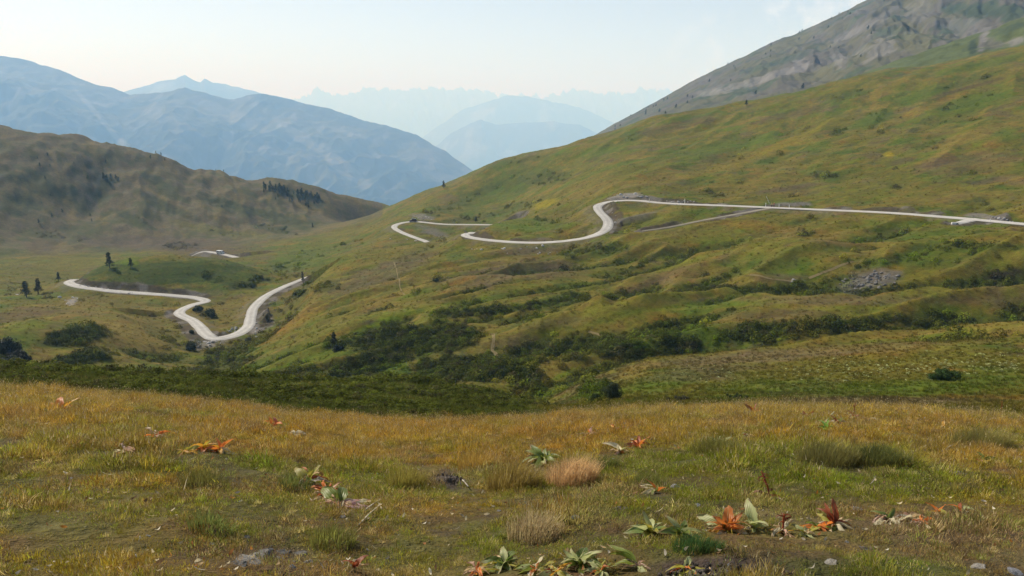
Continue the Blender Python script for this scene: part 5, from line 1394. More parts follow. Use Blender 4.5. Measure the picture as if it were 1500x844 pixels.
col = np.where(((kind < 2) & (dry > 0.25) & (dry < 0.42))[:, None], 0.35 * col + 0.65 * BROWN, col)
col = np.where(((kind < 2) & (dry > 0.78))[:, None], 0.45 * col + 0.55 * GREEN, col)
rot = np.stack([rng.normal(0, 0.3, N), rng.normal(0, 0.3, N), rng.uniform(0, 6.28, N)], 1)
z = zland(x, y)
idx = np.where(bare > .45, idx % 3, idx); sc = sc * (1 - .45 * bare)
k = keep
GRASS_P = np.stack([x, y, z], 1)
instancer('meadow_grass', GRASS_P[k], rot[k], np.stack([wsc, wsc, sc], 1)[k], idx[k], col[k] * 2.35, mats_ + bunch + tall)

# pale seed stalks that stand out along the crest of the meadow
stalk_m = []
for q in range(3):
    V, F, S_ = blades(5, .1, .28, .55, .004, .5, rs, head=1.0, headw=.011, wind=.15)
    m_ = mesh_np('stalks%d' % q, V, F, M_grass); m_.materials.append(M_head); m_.polygons.foreach_set('material_index', np.array(S_, np.int32)); stalk_m.append(m_)
n_ = 2600
r_s = 33.5 - np.abs(rng.normal(0, 5.5, n_)); r_s = np.clip(r_s, 9, 35); t_s = rng.uniform(math.radians(-35), math.radians(35), n_)
xs, ys = r_s * np.sin(t_s), r_s * np.cos(t_s); sv = rng.uniform(.55, 1.05, n_)
instancer('seed_stalks', np.stack([xs, ys, zland(xs, ys)], 1), np.stack([rng.normal(0, .15, n_), rng.normal(0, .15, n_), rng.uniform(0, 6.28, n_)], 1), np.stack([sv, sv, sv], 1), rng.integers(0, 3, n_), np.tile(TAN * 1.3, (n_, 1)), stalk_m)

# ---- grass and heather tufts on the slopes beyond
def cover_mesh(nm, n, rx, h, leaf, rs, mat, up=0.5):
    """low cushion made of small leaf faces"""
    V, F = [], []
    for _ in range(n):
        a = rs.uniform(0, 2 * math.pi); el = math.asin(rs.uniform(0.02, 1)); rr = rs.uniform(0.72, 1.06)
        c = Vector((rx * math.cos(a) * math.cos(el) * rr, rx * math.sin(a) * math.cos(el) * rr, h * math.sin(el) * rr))
        nrm = Vector((c.x / rx ** 2, c.y / rx ** 2, c.z / h ** 2 + 0.01)).normalized()
        nrm = (nrm + Vector((rs.uniform(-1, 1), rs.uniform(-1, 1), rs.uniform(-.3, 1))) * 0.8).normalized()
        t = nrm.cross(Vector((rs.uniform(-1, 1), rs.uniform(-1, 1), rs.uniform(-1, 1)))).normalized(); b = nrm.cross(t)
        l = leaf * rs.uniform(0.6, 1.3); w = l * 0.55
        i = len(V); V += [c - t * l, c + b * w, c + t * l, c - b * w]
        F.append((i, i + 1, i + 2, i + 3))
    return mesh_np(nm, V, F, mat)
cush = [cover_mesh('cushion%d' % i, 120, 0.5, 0.42 + 0.1 * i, 0.085, rs, M_leafy) for i in range(4)]
N = 250000
th = rng.uniform(math.radians(-40), math.radians(40), N)
ly = rng.uniform(math.log(34), math.log(660), N)
r = np.exp(ly); x, y = r * np.sin(th), r * np.cos(th)
dn = grid_sample(DENSG, th, r)
col = grid_sample(VEG, th, r)
lumpy = fbm(x / 6, y / 6, 411, 3)
acc_ = rng.uniform(0, 1, N) < dn ** 1.9 * 1.1 * (0.7 + 0.45 * sstep(-0.4, 0.3, lumpy))
rd = line_dist(x, y, road_c)[0]
acc_ &= rd > 4.5
near = sstep(36, 110, r)
s = (0.5 + 1.15 * rng.uniform(0, 1, N) ** 2.2) * (1 + 0.4 * np.clip(lumpy, -1, 1)) * (0.42 + 1.05 * near) * (1 + 0.5 * sstep(180, 330, r))
tone = rng.uniform(0, 1, N)
cs = col * (1.0 + 0.7 * rng.uniform(0, 1, (N, 1))) * (1 + .3 * sstep(90, 120, r))[:, None]
cs = np.where(((tone < 0.22) & (r > 95))[:, None], cs * np.array((1.4, 1.55, 1.1)), cs)
cs = np.where((tone > 0.90)[:, None], 0.5 * cs + 0.5 * HEATH * 0.7, cs)
rot = np.stack([rng.normal(0, .2, N), rng.normal(0, .2, N), rng.uniform(0, 6.28, N)], 1)
P = np.stack([x, y, zland(x, y) - 0.08 * s], 1)
k = acc_
instancer('low_shrubs', P[k], rot[k], np.stack([s, s, s * (0.75 + 0.4 * rng.uniform(0, 1, N))], 1)[k], rng.integers(0, 4, N)[k], cs[k], cush)

# tufts of grass where no shrubs stand
hum = [tuft_mesh('slope_tuft%d' % i, 34, 0.22, 0.12, 0.34, 0.022, 1.2, rs) for i in range(3)]
N = 170000
th = rng.uniform(math.radians(-40), math.radians(40), N)
r = np.exp(rng.uniform(math.log(34), math.log(520), N)); x, y = r * np.sin(th), r * np.cos(th)
dn = grid_sample(DENSG, th, r); col = grid_sample(VEG, th, r)
rd = line_dist(x, y, road_c)[0]; rt = line_dist(x, y, track_c)[0]
k = (rng.uniform(0, 1, N) > dn * 0.9) & (rd > 4) & (rt > 3) & (rng.uniform(0, 1, N) < 1 - 0.6 * sstep(90, 150, r)) & (rng.uniform(0, 1, N) < 0.35 + 0.65 * sstep(-0.3, 0.4, fbm(x / 4, y / 4, 421, 3)))
s = (0.55 + 0.7 * rng.uniform(0, 1, N)) * (0.75 + 0.7 * sstep(60, 200, r))
cs = col * (1.1 + 0.45 * rng.uniform(0, 1, (N, 1)))
tone = rng.uniform(0, 1, N)
cs = np.where((tone < 0.18)[:, None], 0.5 * cs + 0.5 * TAN, cs)
rot = np.stack([rng.normal(0, .15, N), rng.normal(0, .15, N), rng.uniform(0, 6.28, N)], 1)
instancer('slope_grass', np.stack([x, y, zland(x, y) - 0.02], 1)[k], rot[k], np.stack([s, s, s], 1)[k], rng.integers(0, 3, N)[k], cs[k], hum)

# fallen leaves, straw and crumbs between the grass
lit_m = []
for q in range(4):
    V = []; F = []
    L_, W_ = (1.0, .38) if q < 3 else (2.2, .12)
    for i in range(5):
        t = i / 4 - .5
        w = W_ * (1 - (2 * t) ** 2 * .9) / 2; zz = .5 * t * t * (1 + q) + .02
        V += [(-w, t * L_, zz + .1 * q * w), (w, t * L_, zz + .25 * w)]
        if i: F.append((2 * i - 2, 2 * i - 1, 2 * i + 1, 2 * i))
    lit_m.append(mesh_np('litter%d' % q, V, F, M_grass))
n_ = 5200
r_s = 5 + 29 * rng.uniform(0, 1, n_) ** 1.25; t_s = rng.uniform(math.radians(-36), math.radians(36), n_)
cl = fbm(r_s * np.sin(t_s) / 2.2, r_s * np.cos(t_s) / 2.2, 431, 3)
kk = rng.uniform(0, 1, n_) < .35 + .8 * sstep(0, .5, cl)
xs, ys = r_s * np.sin(t_s), r_s * np.cos(t_s)
pal = np.array([(.50, .42, .27), (.42, .30, .16), (.30, .13, .05), (.22, .13, .07), (.55, .50, .40), (.34, .30, .24), (.42, .17, .03)])
sv = (.025 + .045 * rng.uniform(0, 1, n_) ** 2) * (1 + .035 * (r_s - 5))
instancer('leaf_litter', np.stack([xs, ys, zland(xs, ys) + .02 + .05 * rng.uniform(0, 1, n_)], 1)[kk], np.stack([rng.normal(0, .6, n_), rng.normal(0, .6, n_), rng.uniform(0, 6.28, n_)], 1)[kk], np.stack([sv, sv, sv], 1)[kk], rng.integers(0, 4, n_)[kk], pal[rng.choice(7, n_, p=[.24, .22, .12, .2, .1, .08, .04])][kk], lit_m)
# ================================================================== TREES, BUSHES, BOULDERS
M_bark = mat_obj('bark', .95, 6, .6, 1.3, .8, .05)
def mat_needles():
    return mat_foliage('needles', False, .12, .25, .7)
M_needle = mat_needles()
M_bush = mat_foliage('bush_leaves', False, .22, .2, .55)

def leafcards(cs, n, spread, leaf, r_):
    V, F = [], []
    for c, sr in cs:
        for _ in range(n):
            d = Vector((r_.gauss(0, 1), r_.gauss(0, 1), r_.gauss(0, .75))).normalized() * sr * r_.uniform(.45, 1.05)
            p = c + d
            nrm = (d.normalized() + Vector((r_.uniform(-1, 1), r_.uniform(-1, 1), r_.uniform(-.4, 1)))).normalized()
            t = nrm.cross(Vector((r_.uniform(-1, 1), r_.uniform(-1, 1), r_.uniform(-1, 1)))).normalized(); b = nrm.cross(t)
            l = leaf * r_.uniform(.6, 1.3)
            i = len(V); V += [p - t * l, p + b * l * .5, p + t * l, p - b * l * .5]; F.append((i, i + 1, i + 2, i + 3))
    return V, F

def pine_meshes(seed, h, w, sparse=0.0, lean=.03):
    """mountain pine: trunk with limbs, crown of needle clumps with gaps"""
    r_ = random.Random(seed)
    parts = [tube([(0, 0, -.4), (lean * .2 * h, 0, h * .3), (lean * h * .6, .02 * h, h * .65), (lean * h, 0, h * .97)], [.035 * h, .028 * h, .017 * h, .004 * h], 7)]
    clumps = []
    nlev = 9
    for k in range(nlev):
        t = .2 + .78 * k / (nlev - 1)
        z = t * h; ww = w * (1 - t) ** .62 * (.75 + .25 * math.sin(t * 9)) + .05 * h
        nb = r_.randint(4, 6)
        for j in range(nb):
            if r_.random() < sparse + .12: continue
            a = 2 * math.pi * j / nb + r_.uniform(-.4, .4); L = ww * r_.uniform(.6, 1.1)
            b0 = Vector((lean * z, 0, z)); b1 = b0 + Vector((math.cos(a) * L, math.sin(a) * L, L * r_.uniform(-.05, .35)))
            parts.append(tube([b0, b0.lerp(b1, .55) - Vector((0, 0, .04 * L)), b1], [.009 * h * (1.2 - t), .006 * h * (1.2 - t), .002 * h], 4))
            for q in (.5, .8, 1.0):
                clumps.append((b0.lerp(b1, q), (.055 + .03 * r_.random()) * h * (1.25 - .55 * t) * (1.15 - .25 * q)))
    clumps.append((Vector((lean * h, 0, h * .98)), .045 * h))
    Vt, Ft = join(parts)
    Vc, Fc_ = leafcards(clumps, 26, 0, .022 * h, r_)
    return mesh_np('trunk', Vt, Ft, M_bark, True), mesh_np('crown', Vc, Fc_, M_needle)
PINES = [pine_meshes(1, 6.0, 1.75), pine_meshes(2, 6.0, 1.5), pine_meshes(3, 6.0, 1.35, .1, .06), pine_meshes(4, 6.0, 1.0, .3, .05)]
def pine(u, v, px_h, var, label, r0, r1, col=(.028, .042, .018), group=None, name='pine_tree', cat='tree', wide=1.0):
    p = hit(u, v, r0, r1)
    d = math.hypot(p.x, p.y); h = px_h * d / FPX
    t = empty(name, p, rs.uniform(0, 6.28)); tag(t, label, cat, group)
    s = h / 6.0
    t.scale = (s * wide, s * wide, s)
    child('trunk', PINES[var][0], t, color=(.12, .10, .085))
    child('crown', PINES[var][1], t, color=col)
    return t
pine(161, 393, 21, 0, 'tall dark pine on the crest of the small knoll, larger of its pair', 325, 400)
pine(192, 392, 13, 1, 'shorter dark pine on the knoll, just right of the tall one', 325, 400, wide=1.15)
pine(39, 436, 21, 0, 'conical dark pine in the left valley beside the stream bank', 280, 400, (.034, .05, .03))
pine(56, 431, 20, 2, 'dark pine in the left valley, right neighbour of the conical one', 280, 400, (.032, .045, .026), wide=1.1)
pine(86, 412, 12, 1, 'small pine just left of the bend where the road turns behind the knoll', 300, 420, (.034, .05, .03))
pine(650, 276, 11, 1, 'lone dark tree standing on the skyline above the valley road', 500, 640)
pine(458, 334, 7, 1, 'tiny dark tree at the foot of the left hill, by the green valley', 480, 660, (.035, .05, .035))
pine(1093, 155, 8, 1, 'lone tree on the skyline in front of the rocky mountain', 480, 600, wide=1.2)
pine(444, 414, 16, 3, 'nearly bare thin tree beside the road where it leaves behind the slope', 265, 330, (.08, .075, .05))
pine(697, 326, 9, 2, 'small dark bushy tree above the bank of the valley road', 420, 520, (.035, .05, .03))
pine(489, 506, 20, 2, 'young conifer alone on the green slope above a dark hollow', 140, 230, (.034, .05, .014), wide=1.2)
pine(975, 163, 4, 1, 'tiny shrub like tree on the skyline under the rocky mountain', 480, 600, wide=1.5)

def bush(u, v, w, h, label, r0, r1, col=(.04, .06, .016), n=420, leaf=.05, name='bush', lumps=9, group=None):
    p = hit(u, v, r0, r1); r_ = random.Random(int(u * 7 + v))
    cs = [(Vector((0, 0, h * .5)), .4 * min(w, h))]
    for k in range(lumps):
        a = r_.uniform(0, 6.28); d = r_.uniform(.15, .8)
        cs.append((Vector((math.cos(a) * d * w / 2, math.sin(a) * d * w / 2 * .8, h * (r_.uniform(.25, .75) * (1 - .45 * d)))), h * r_.uniform(.22, .36)))
    st = [tube([(0, 0, -.1), c * .5 + Vector((0, 0, -.02)), c], [.03 * h, .02 * h, .008 * h], 5) for c, _ in cs]
    o = empty(name, p); tag(o, label, 'bush', group)
    Vs, Fs = join(st); child('stems', mesh_np('stems', Vs, Fs, M_bark), o, color=(.09, .07, .05))
    Vc, Fc_ = leafcards(cs, n // (lumps + 1) * 3, 0, leaf, r_)
    child('foliage', mesh_np('foliage', Vc, Fc_, M_bush), o, color=col)
bush(1381, 556, 3.3, 1.1, 'compact bright green bush alone on the right meadow', 60, 110, (.055, .095, .018), 2400, .07, lumps=22)
bush(896, 584, 2.2, 1.9, 'tall dark green bush on the rim of the gully behind the meadow crest', 55, 85, (.032, .046, .014), 2200, .06, lumps=20)
bush(872, 588, 1.2, 1.0, 'lighter green bush at the left foot of the tall dark bush', 55, 85, (.06, .085, .02), 900, .05)
bush(994, 588, 2.2, .5, 'grey green bush right of the tall dark bush, behind the crest', 55, 75, (.085, .08, .035), 1100, .04, lumps=14)
bush(1078, 585, 2.8, .4, 'low flat dark green bush just behind the grass crest', 52, 75, (.06, .08, .024), 1300, .04, lumps=16)
bush(10, 520, 5.2, 4.2, 'dark rounded shrub at the left edge, upper of two', 150, 205, (.022, .03, .013), 2200, .2, lumps=16)
bush(14, 545, 6.0, 3.6, 'dark rounded shrub at the left edge, lower of two', 145, 200, (.024, .034, .013), 2200, .2, lumps=16)
bush(30, 532, 4.5, 3.0, 'blackish shrub hollow right of the two rounded shrubs', 150, 205, (.016, .02, .014), 1500, .2, lumps=14)
bush(309, 465, 4.6, 3.2, 'round dark shrub inside the bend of the lower road', 240, 300, (.034, .048, .016), 900, .22)
bush(291, 455, 4.2, 2.0, 'low dark shrub beside the upper bend of the lower road', 265, 305, (.036, .05, .018), 700, .2)
bush(280, 514, 3.6, 3.0, 'dark shrub below the stony verge of the lower hairpin', 200, 245, (.028, .038, .015), 800, .18)
bush(365, 500, 2.6, 1.4, 'dark shrub on the verge outside the lower hairpin', 215, 255, (.05, .055, .025), 500, .14)
bush(281, 489, 1.9, 1.5, 'small shrub left of the lower hairpin, under the road', 225, 262, (.04, .05, .02), 400, .12)
bush(493, 514, 3.4, 1.6, 'blackish low shrub just below the young conifer', 140, 225, (.018, .024, .012), 700, .12)
bush(640, 412, 2.6, 1.2, 'grey green shrub on the middle slope below the road', 205, 265, (.05, .065, .028), 400, .14)
bush(438, 434, 4.0, 1.6, 'dark shrub cluster on the slope right of the lower road', 245, 320, (.036, .046, .02), 600, .2)

# boulders by the roads, in the scree and on the mountainside
def boulders(pts, sz, label, group, r0, r1, col, jit=.35, cat='boulder'):
    for u, v in pts:
        s_ = sz * rs.uniform(1 - jit, 1 + jit); f = rs.uniform(.75, 1.15)
        stone(u, v, s_, label, [c * f for c in col], rs.choice(SMALL), r0=r0, r1=r1, name='boulder', group=group, sink=.45, cat=cat)
pts = []
r9 = random.Random(99)
while len(pts) < 85:
    a, b = r9.gauss(0, .5), r9.gauss(0, .5)
    if a * a + b * b > 1: continue
    pts.append((1272 + 50 * a + 6 * b, 413 - 10 * a + 14 * b))
pts += [(1293 + r9.uniform(-16, 26), 405 + r9.uniform(-4, 4)) for _ in range(14)]
boulders(pts, .42, 'grey angular boulder in the scree patch on the grassy bank', 'boulders of the scree patch', 178, 212, (.20, .19, .178), .65)
boulders([(889, 338), (893, 333), (897, 330), (901, 326), (906, 322), (902, 316), (897, 312), (893, 308)], .45, 'grey stone on the right verge of the upper S bend', 'stones along the upper bend', 250, 320, (.36, .35, .34))
boulders([(905 + i * 4.2 + r9.uniform(-1, 1), 287.5 - (i > 4) * 1 + r9.uniform(-2.5, 3)) for i in range(11)], .7, 'pale broken rock in the cutting above the upper bend', 'rocks in the cutting above the upper bend', 280, 345, (.42, .41, .41))
boulders([(978 + i * 5 + r9.uniform(-2, 2), 296 + r9.uniform(-1.5, 1)) for i in range(9)], .5, 'grey rock at the foot of the bank behind the upper road', 'rocks behind the upper road', 285, 330, (.38, .36, .35))
boulders([(700 + r9.uniform(-10, 110), 366 + r9.uniform(-6, 8)) for _ in range(16)], .4, 'white stone scattered on the slope under the upper road', 'white stones under the upper road', 235, 285, (.5, .48, .45))
boulders([(738, 365)], .85, 'largest white boulder on the slope under the upper road', None, 235, 285, (.55, .53, .5), 0)
boulders([(795, 360)], .75, 'pale grey block just below the upper road edge', None, 235, 275, (.42, .41, .4), 0)
boulders([(373 + r9.uniform(-3, 4), 466 + i * 4) for i in range(8)], .55, 'pale stone on the outer verge of the lower hairpin', 'stones on the hairpin verge', 235, 290, (.45, .44, .42))
boulders([(345 + r9.uniform(-9, 7), 483 + r9.uniform(-4, 4)) for _ in range(9)], .5, 'grey stone inside the lower hairpin', 'stones inside the lower hairpin', 235, 275, (.38, .37, .35))
boulders([(300 + r9.uniform(-14, 18), 504 + r9.uniform(-5, 6)) for _ in range(16)], .6, 'pale stone of the tip below the lower hairpin', 'stones tipped below the lower hairpin', 205, 246, (.42, .41, .39))
boulders([(360, 462), (356, 450), (340, 480), (333, 484)], .4, 'whitish stone in the grass inside the lower hairpin', 'whitish stones in the hairpin grass', 240, 300, (.48, .46, .43))
boulders([(99, 445), (104, 441), (110, 442), (113, 438), (102, 448), (107, 436), (96, 440)], .5, 'white rock of the outcrop below the far end of the road', 'white rocks below the road end', 285, 340, (.55, .54, .53))
boulders([(88, 436)], .9, 'single white rock left of the white outcrop below the road end', None, 285, 345, (.52, .51, .5), 0)
boulders([(118 + i * 6 + r9.uniform(-2, 2), 419.5 + i * .9 + r9.uniform(-2, .5)) for i in range(14)], .6, 'grey rock in the cutting behind the lower road', 'rocks in the cutting behind the lower road', 310, 350, (.36, .35, .34))
boulders([(25, 432), (30, 430), (16, 438)], .8, 'pale slab on the stream bank in the left valley', 'pale slabs by the stream', 320, 400, (.45, .43, .4))
boulders([(624, 318), (628, 319), (632, 322), (620, 321), (612, 320), (604, 320)], .7, 'pale rock in the bank above the valley road bend', 'rocks above the valley road bend', 430, 500, (.42, .4, .37))
boulders([(596, 351), (572, 350), (609, 353)], .7, 'white stone in the grass outside the valley road bend', 'white stones outside the valley road bend', 380, 445, (.5, .48, .45))
boulders([(1160, 413), (1163, 411)], .7, 'grey rock beside the dark shrub bank in the right middle', 'grey rocks by the shrub bank', 178, 206, (.36, .35, .33))
boulders([(1451 + i * 4, 318.5 + i * .8 + r9.uniform(-2, 1)) for i in range(9)], .45, 'grey stone in the ditch behind the road at the right edge', 'stones in the right ditch', 232, 275, (.36, .35, .35))

# ---- far-off wood on the left hill, and the pines dotted over the rocky mountain: too many and too small to count
def simple_tree():
    r_ = random.Random(3); cs = [(Vector((r_.uniform(-.12, .12), r_.uniform(-.12, .12), .15 + .8 * k / 7)), .30 * (1.1 - k / 8)) for k in range(8)]
    V, F = leafcards(cs, 9, 0, .14, r_); Vt, Ft = tube([(0, 0, -.1), (0, 0, .9)], [.04, .01], 4)
    V, F = join([(V, F), (Vt, Ft)])
    return mesh_np('far_tree', V, F, M_leafy)
ft = simple_tree()
P, s_ = [], []
for k in range(70):
    u = r9.uniform(385, 470); v = 272 + (u - 385) * .22 + abs(r9.gauss(0, 5)) + (10 if r9.random() < .1 else 0)
    p = hit(u, v, 640, 860); P.append(p); s_.append(r9.uniform(2.5, 6.0))
for k in range(22):
    p = hit(r9.uniform(0, 330), r9.uniform(215, 330), 560, 850); P.append(p); s_.append(r9.uniform(1.5, 3.5))
for k in range(8):
    p = hit(r9.uniform(135, 175), r9.uniform(255, 272), 560, 850); P.append(p); s_.append(r9.uniform(3.0, 6))
s_ = np.array(s_); n_ = len(P)
instancer('distant_wood', np.array([tuple(p) for p in P]), np.stack([np.zeros(n_)] * 2 + [rng.uniform(0, 6, n_)], 1), np.stack([s_ * .9, s_ * .9, s_], 1), np.zeros(n_, int), np.tile(FOREST * 1.5, (n_, 1)), [ft])

rm_me = bpy.data.objects['rocky_mountain'].data
rv = np.empty(len(rm_me.vertices) * 3, np.float32); rm_me.vertices.foreach_get('co', rv); rv = rv.reshape(-1, 3)
ru, rvv = project(rv.astype(float))
m = np.nonzero((ru > 880) & (ru < 1340) & (rvv > 0) & (rvv < 190) & (rv[:, 1] < 1950))[0]
w_ = np.exp(-((rvv[m] - (172 - (ru[m] - 950) * .52)) / 26.0) ** 2) + .12
pk = rng.choice(m, 60, p=w_ / w_.sum())
s_ = rng.uniform(3, 6.5, len(pk))
instancer('mountain_pines', rv[pk] - np.array((0, 0, .5), np.float32), np.zeros((len(pk), 3)), np.stack([s_, s_, s_], 1), np.zeros(len(pk), int), np.tile(FOREST, (len(pk), 1)), [ft])

# pale flowering or withered rosettes dotted over the right meadow
ros = cover_mesh('rosette', 16, .5, .28, .22, rs, M_leafy)
P = []; 
for k in range(330):
    u = 1150 + 350 * r9.random() ** .8; v = r9.gauss(541 - (u - 1300) * .045, 9)
    P.append(hit(u, min(max(v, 505), 575), 58, 130))
for k in range(60): P.append(hit(r9.uniform(900, 1150), r9.gauss(545, 8), 58, 130))
n_ = len(P); s_ = rng.uniform(.18, .42, n_)
instancer('pale_rosettes', np.array([tuple(p) for p in P]), np.stack([np.zeros(n_)] * 2 + [rng.uniform(0, 6, n_)], 1), np.stack([s_, s_, s_], 1), np.zeros(n_, int), np.array((.36, .38, .17)) * rng.uniform(.7, 1.2, (n_, 1)), [ros])

# ================================================================== VEHICLES, PEOPLE, POSTS
def mat_plain(name, col, rough=.4, spec=.5, metal=0.0):
    N = NT(name); pos = N.n('ShaderNodeTexCoord').outputs['Object']
    c = N.mix(N.maprange(N.noise(pos, 3, 4), .4, .7, 0, .35), col, tuple(x * .7 + .05 for x in col))
    b = N.principled(c, rough, spec); b.inputs['Metallic'].default_value = metal
    return N.done(b.outputs[0])
M_glass = mat_plain('tinted_glass', (.02, .025, .03), .1, .6); M_tyre = mat_plain('tyre_rubber', (.02, .02, .02), .9, .2); M_rim = mat_plain('wheel_rim', (.35, .35, .36), .4, .5)
def profile(pts, y0, y1, mat, nm, bev=.06):
    """side outline (x, z) drawn out between y0 and y1, rounded"""
    import bmesh
    bm = bmesh.new()
    a = [bm.verts.new((x, y0, z)) for x, z in pts]; b = [bm.verts.new((x, y1, z)) for x, z in pts]
    n_ = len(pts); bm.faces.new(a[::-1]); bm.faces.new(b)
    for i in range(n_): bm.faces.new((a[i], a[(i + 1) % n_], b[(i + 1) % n_], b[i]))
    bmesh.ops.recalc_face_normals(bm, faces=bm.faces)
    if bev: bmesh.ops.bevel(bm, geom=list(bm.edges), offset=bev, segments=2, affect='EDGES', clamp_overlap=True)
    me = bpy.data.meshes.new(nm); bm.to_mesh(me); bm.free(); me.materials.append(mat)
    return me
def wheel(root, x, y):
    Vt, Ft = tube([(0, -.11, 0), (0, .11, 0)], [.34, .34], 16)
    w = child('wheel', mesh_np('wheel', Vt, Ft, M_tyre), root, (x, y, .34))
    Vr, Fr_ = tube([(0, -.12, 0), (0, .12, 0)], [.19, .19], 12)
    child('rim', mesh_np('rim', Vr, Fr_, M_rim), w)
def car(u, v, r0, r1, heading, paint, label, name, van=False):
    p = hit(u, v, r0, r1); root = empty(name, p + Vector((0, 0, .06)), heading); tag(root, label, 'van' if van else 'car')
    if van:
        body = [(-2.3, .35), (2.2, .35), (2.3, .9), (1.95, 1.1), (1.4, 1.85), (1.2, 1.98), (-2.25, 1.98), (-2.32, 1.0)]
        win = [(1.9, 1.15), (1.42, 1.76), (.45, 1.76), (.45, 1.15)]; rear = [(.3, 1.2), (.3, 1.72), (-1.9, 1.72), (-1.9, 1.2)]
    else:
        body = [(-2.0, .4), (2.0, .4), (2.08, .8), (1.95, 1.0), (.95, 1.1), (.35, 1.72), (-1.75, 1.76), (-2.02, 1.05)]
        win = [(.85, 1.14), (.32, 1.6), (-.45, 1.62), (-.45, 1.14)]; rear = [(-.58, 1.14), (-.58, 1.62), (-1.65, 1.62), (-1.8, 1.14)]
    child('body', profile(body, -.88, .88, paint, 'body', .1), root)
    for s in (-1, 1):
        for wn in (win, rear):
            child('window', profile(wn, s * .885 - .012, s * .885 + .012, M_glass, 'window', .01), root)
    f = [(-.7, 0), (.7, 0), (.62, .6), (-.62, .6)]
    ws = profile(f, -.012, .012, M_glass, 'windscreen', .01)
    if van: child('windscreen', ws, root, (1.96, 0, 1.14), (-.64, 0, math.pi / 2))
    else: child('windscreen', ws, root, (.93, 0, 1.13), (-.77, 0, math.pi / 2))
    for s in (-1, 1):
        Vl, Fl = tube([(0, 0, 0), (.05, 0, 0)], [.11, .1], 10)
        child('headlight', mesh_np('headlight', Vl, Fl, M_rim), root, (2.28 if van else 2.05, s * .6, .82))
        child('bumper', profile([(2.0, .3), (2.2, .3), (2.2, .5), (2.0, .5)], -.8, .8, M_tyre, 'bumper', .03), root, (.1 if van else 0, 0, 0)) if s == 1 else None
        for x in (-1.3, 1.35): wheel(root, x, s * .82)
    return root
car(605, 325.2, 430, 460, math.radians(190), mat_plain('dark_paint', (.045, .03, .03), .35), 'dark off road car driving on the bend of the valley road', 'off_road_car')
car(323, 372.3, 470, 500, math.radians(-20), mat_plain('white_paint', (.78, .78, .76), .35), 'white van on the far short stretch of road below the left hill', 'white_van', True)

M_skin = mat_plain('skin', (.45, .28, .2), .6, .3)
def person(u, v, r0, r1, jacket, trousers, label, rz, stride=.12):
    p = hit(u, v, r0, r1); root = empty('person', p, rz); tag(root, label, 'person', None)
    def skinned(nm, verts, edges, rad, mat, levels=1):
        me = bpy.data.meshes.new(nm); me.from_pydata(verts, edges, []); o = bpy.data.objects.new(nm, me); link(o, root)
        me.materials.append(mat)
        o.modifiers.new('skin', 'SKIN'); sub = o.modifiers.new('smooth', 'SUBSURF'); sub.levels = levels; sub.render_levels = levels
        for d, q in zip(me.skin_vertices[0].data, rad): d.radius = (q, q); d.use_root = False
        me.skin_vertices[0].data[0].use_root = True
        return o
    s = stride
    vb = [(0, 0, .95), (0, 0, 1.2), (0, 0, 1.42), (0, 0, 1.52), (0, .02, 1.62), (0, .02, 1.72), (.2, 0, 1.4), (.27, .03, 1.12), (.27, .12, .9), (-.2, 0, 1.4), (-.27, -.03, 1.12), (-.27, .08, .9), (.1, 0, .88), (.12, s * .5, .48), (.12, s, .08), (.12, s + .16, .03), (-.1, 0, .88), (-.12, -s * .4, .48), (-.12, -s, .08), (-.12, .16 - s, .03)]
    eb = [(0, 1), (1, 2), (2, 3), (3, 4), (4, 5), (2, 6), (6, 7), (7, 8), (2, 9), (9, 10), (10, 11), (0, 12), (12, 13), (13, 14), (14, 15), (0, 16), (16, 17), (17, 18), (18, 19)]
    skinned('body', vb, eb, [.13, .14, .13, .06, .09, .1, .06, .05, .04, .06, .05, .04, .09, .06, .045, .04, .09, .06, .045, .04], M_skin)
    skinned('jacket', [vb[i] for i in (0, 1, 2, 6, 7, 9, 10)], [(0, 1), (1, 2), (2, 3), (3, 4), (2, 5), (5, 6)], [.16, .165, .155, .085, .075, .085, .075], jacket)
    skinned('trousers', [(0, 0, .97)] + [vb[i] for i in (12, 13, 14, 16, 17, 18)], [(0, 1), (1, 2), (2, 3), (0, 4), (4, 5), (5, 6)], [.15, .11, .085, .07, .11, .085, .07], trousers)
    skinned('hat', [(0, .02, 1.70), (0, .02, 1.80)], [(0, 1)], [.125, .10], jacket)
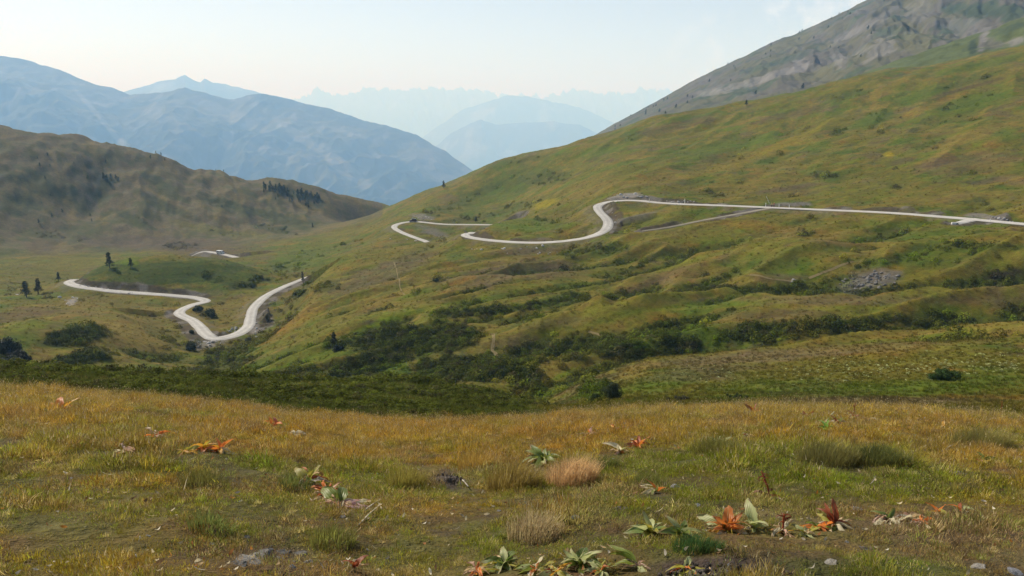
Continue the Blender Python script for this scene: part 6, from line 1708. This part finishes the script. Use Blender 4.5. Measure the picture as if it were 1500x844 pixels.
person(1130, 304.6, 270, 290, mat_plain('yellow_jacket', (.42, .30, .08), .8), mat_plain('dark_trousers', (.06, .03, .03), .9), 'walker in a yellowish jacket on the upper road by the side track', .4)
person(1133.5, 304.2, 270, 290, mat_plain('red_jacket', (.25, .05, .04), .8), mat_plain('brown_trousers', (.10, .05, .04), .9), 'walker in a dark red jacket on the upper road by the side track', 2.0, .2)

M_post = mat_plain('white_post', (.75, .74, .70), .6)
def post(u, v, h, label, r0, r1, lean=.0, group=None):
    p = hit(u, v, r0, r1)
    Vt, Ft = tube([(0, 0, -.2), (lean * h * .5, 0, h * .5), (lean * h, 0, h)], [.09, .09, .08], 8)
    o = empty('marker_post', p); tag(o, label, 'marker post', group)
    child('shaft', mesh_np('shaft', Vt, Ft, M_post), o)
    Vc, Fc_ = tube([(lean * h, 0, h), (lean * h, 0, h + .1)], [.1, .05], 8)
    child('cap', mesh_np('cap', Vc, Fc_, M_rim), o)
post(1121.5, 303, 1.3, 'white marker post by the upper road, nearest left of the two walkers', 270, 300)
post(1141, 303.5, 1.0, 'white marker post by the upper road, right of the two walkers', 268, 300)
post(1156, 304.5, 1.0, 'white marker post by the upper road, second right of the walkers', 266, 300)
post(1003, 297.5, 1.6, 'white marker post behind the straight upper road, by the grey rocks', 285, 315)
post(951, 297, 1.4, 'white marker post where the upper road leaves its bend', 285, 315)
post(1127, 298, 2.4, 'leaning pale pole on the grass above the two walkers', 280, 330, -.5)
post(1450, 325.5, .8, 'low white marker by the road at the right edge', 232, 270)
# two short culvert walls under the road spur
for u, v, lab in ((1402, 328.5, 'pale concrete culvert head at the end of the road spur'),):
    p = hit(u, v, 225, 260)
    o = empty('culvert', p); tag(o, lab, 'culvert')
    child('head_wall', profile([(-1.5, -.6), (1.5, -.6), (1.5, .5), (-1.5, .5)], -.25, .25, M_post, 'head_wall', .05), o)
    Vt, Ft = tube([(0, -.32, -.05), (0, .1, -.05)], [.42, .42], 12); child('pipe', mesh_np('pipe', Vt, Ft, M_tyre), o)
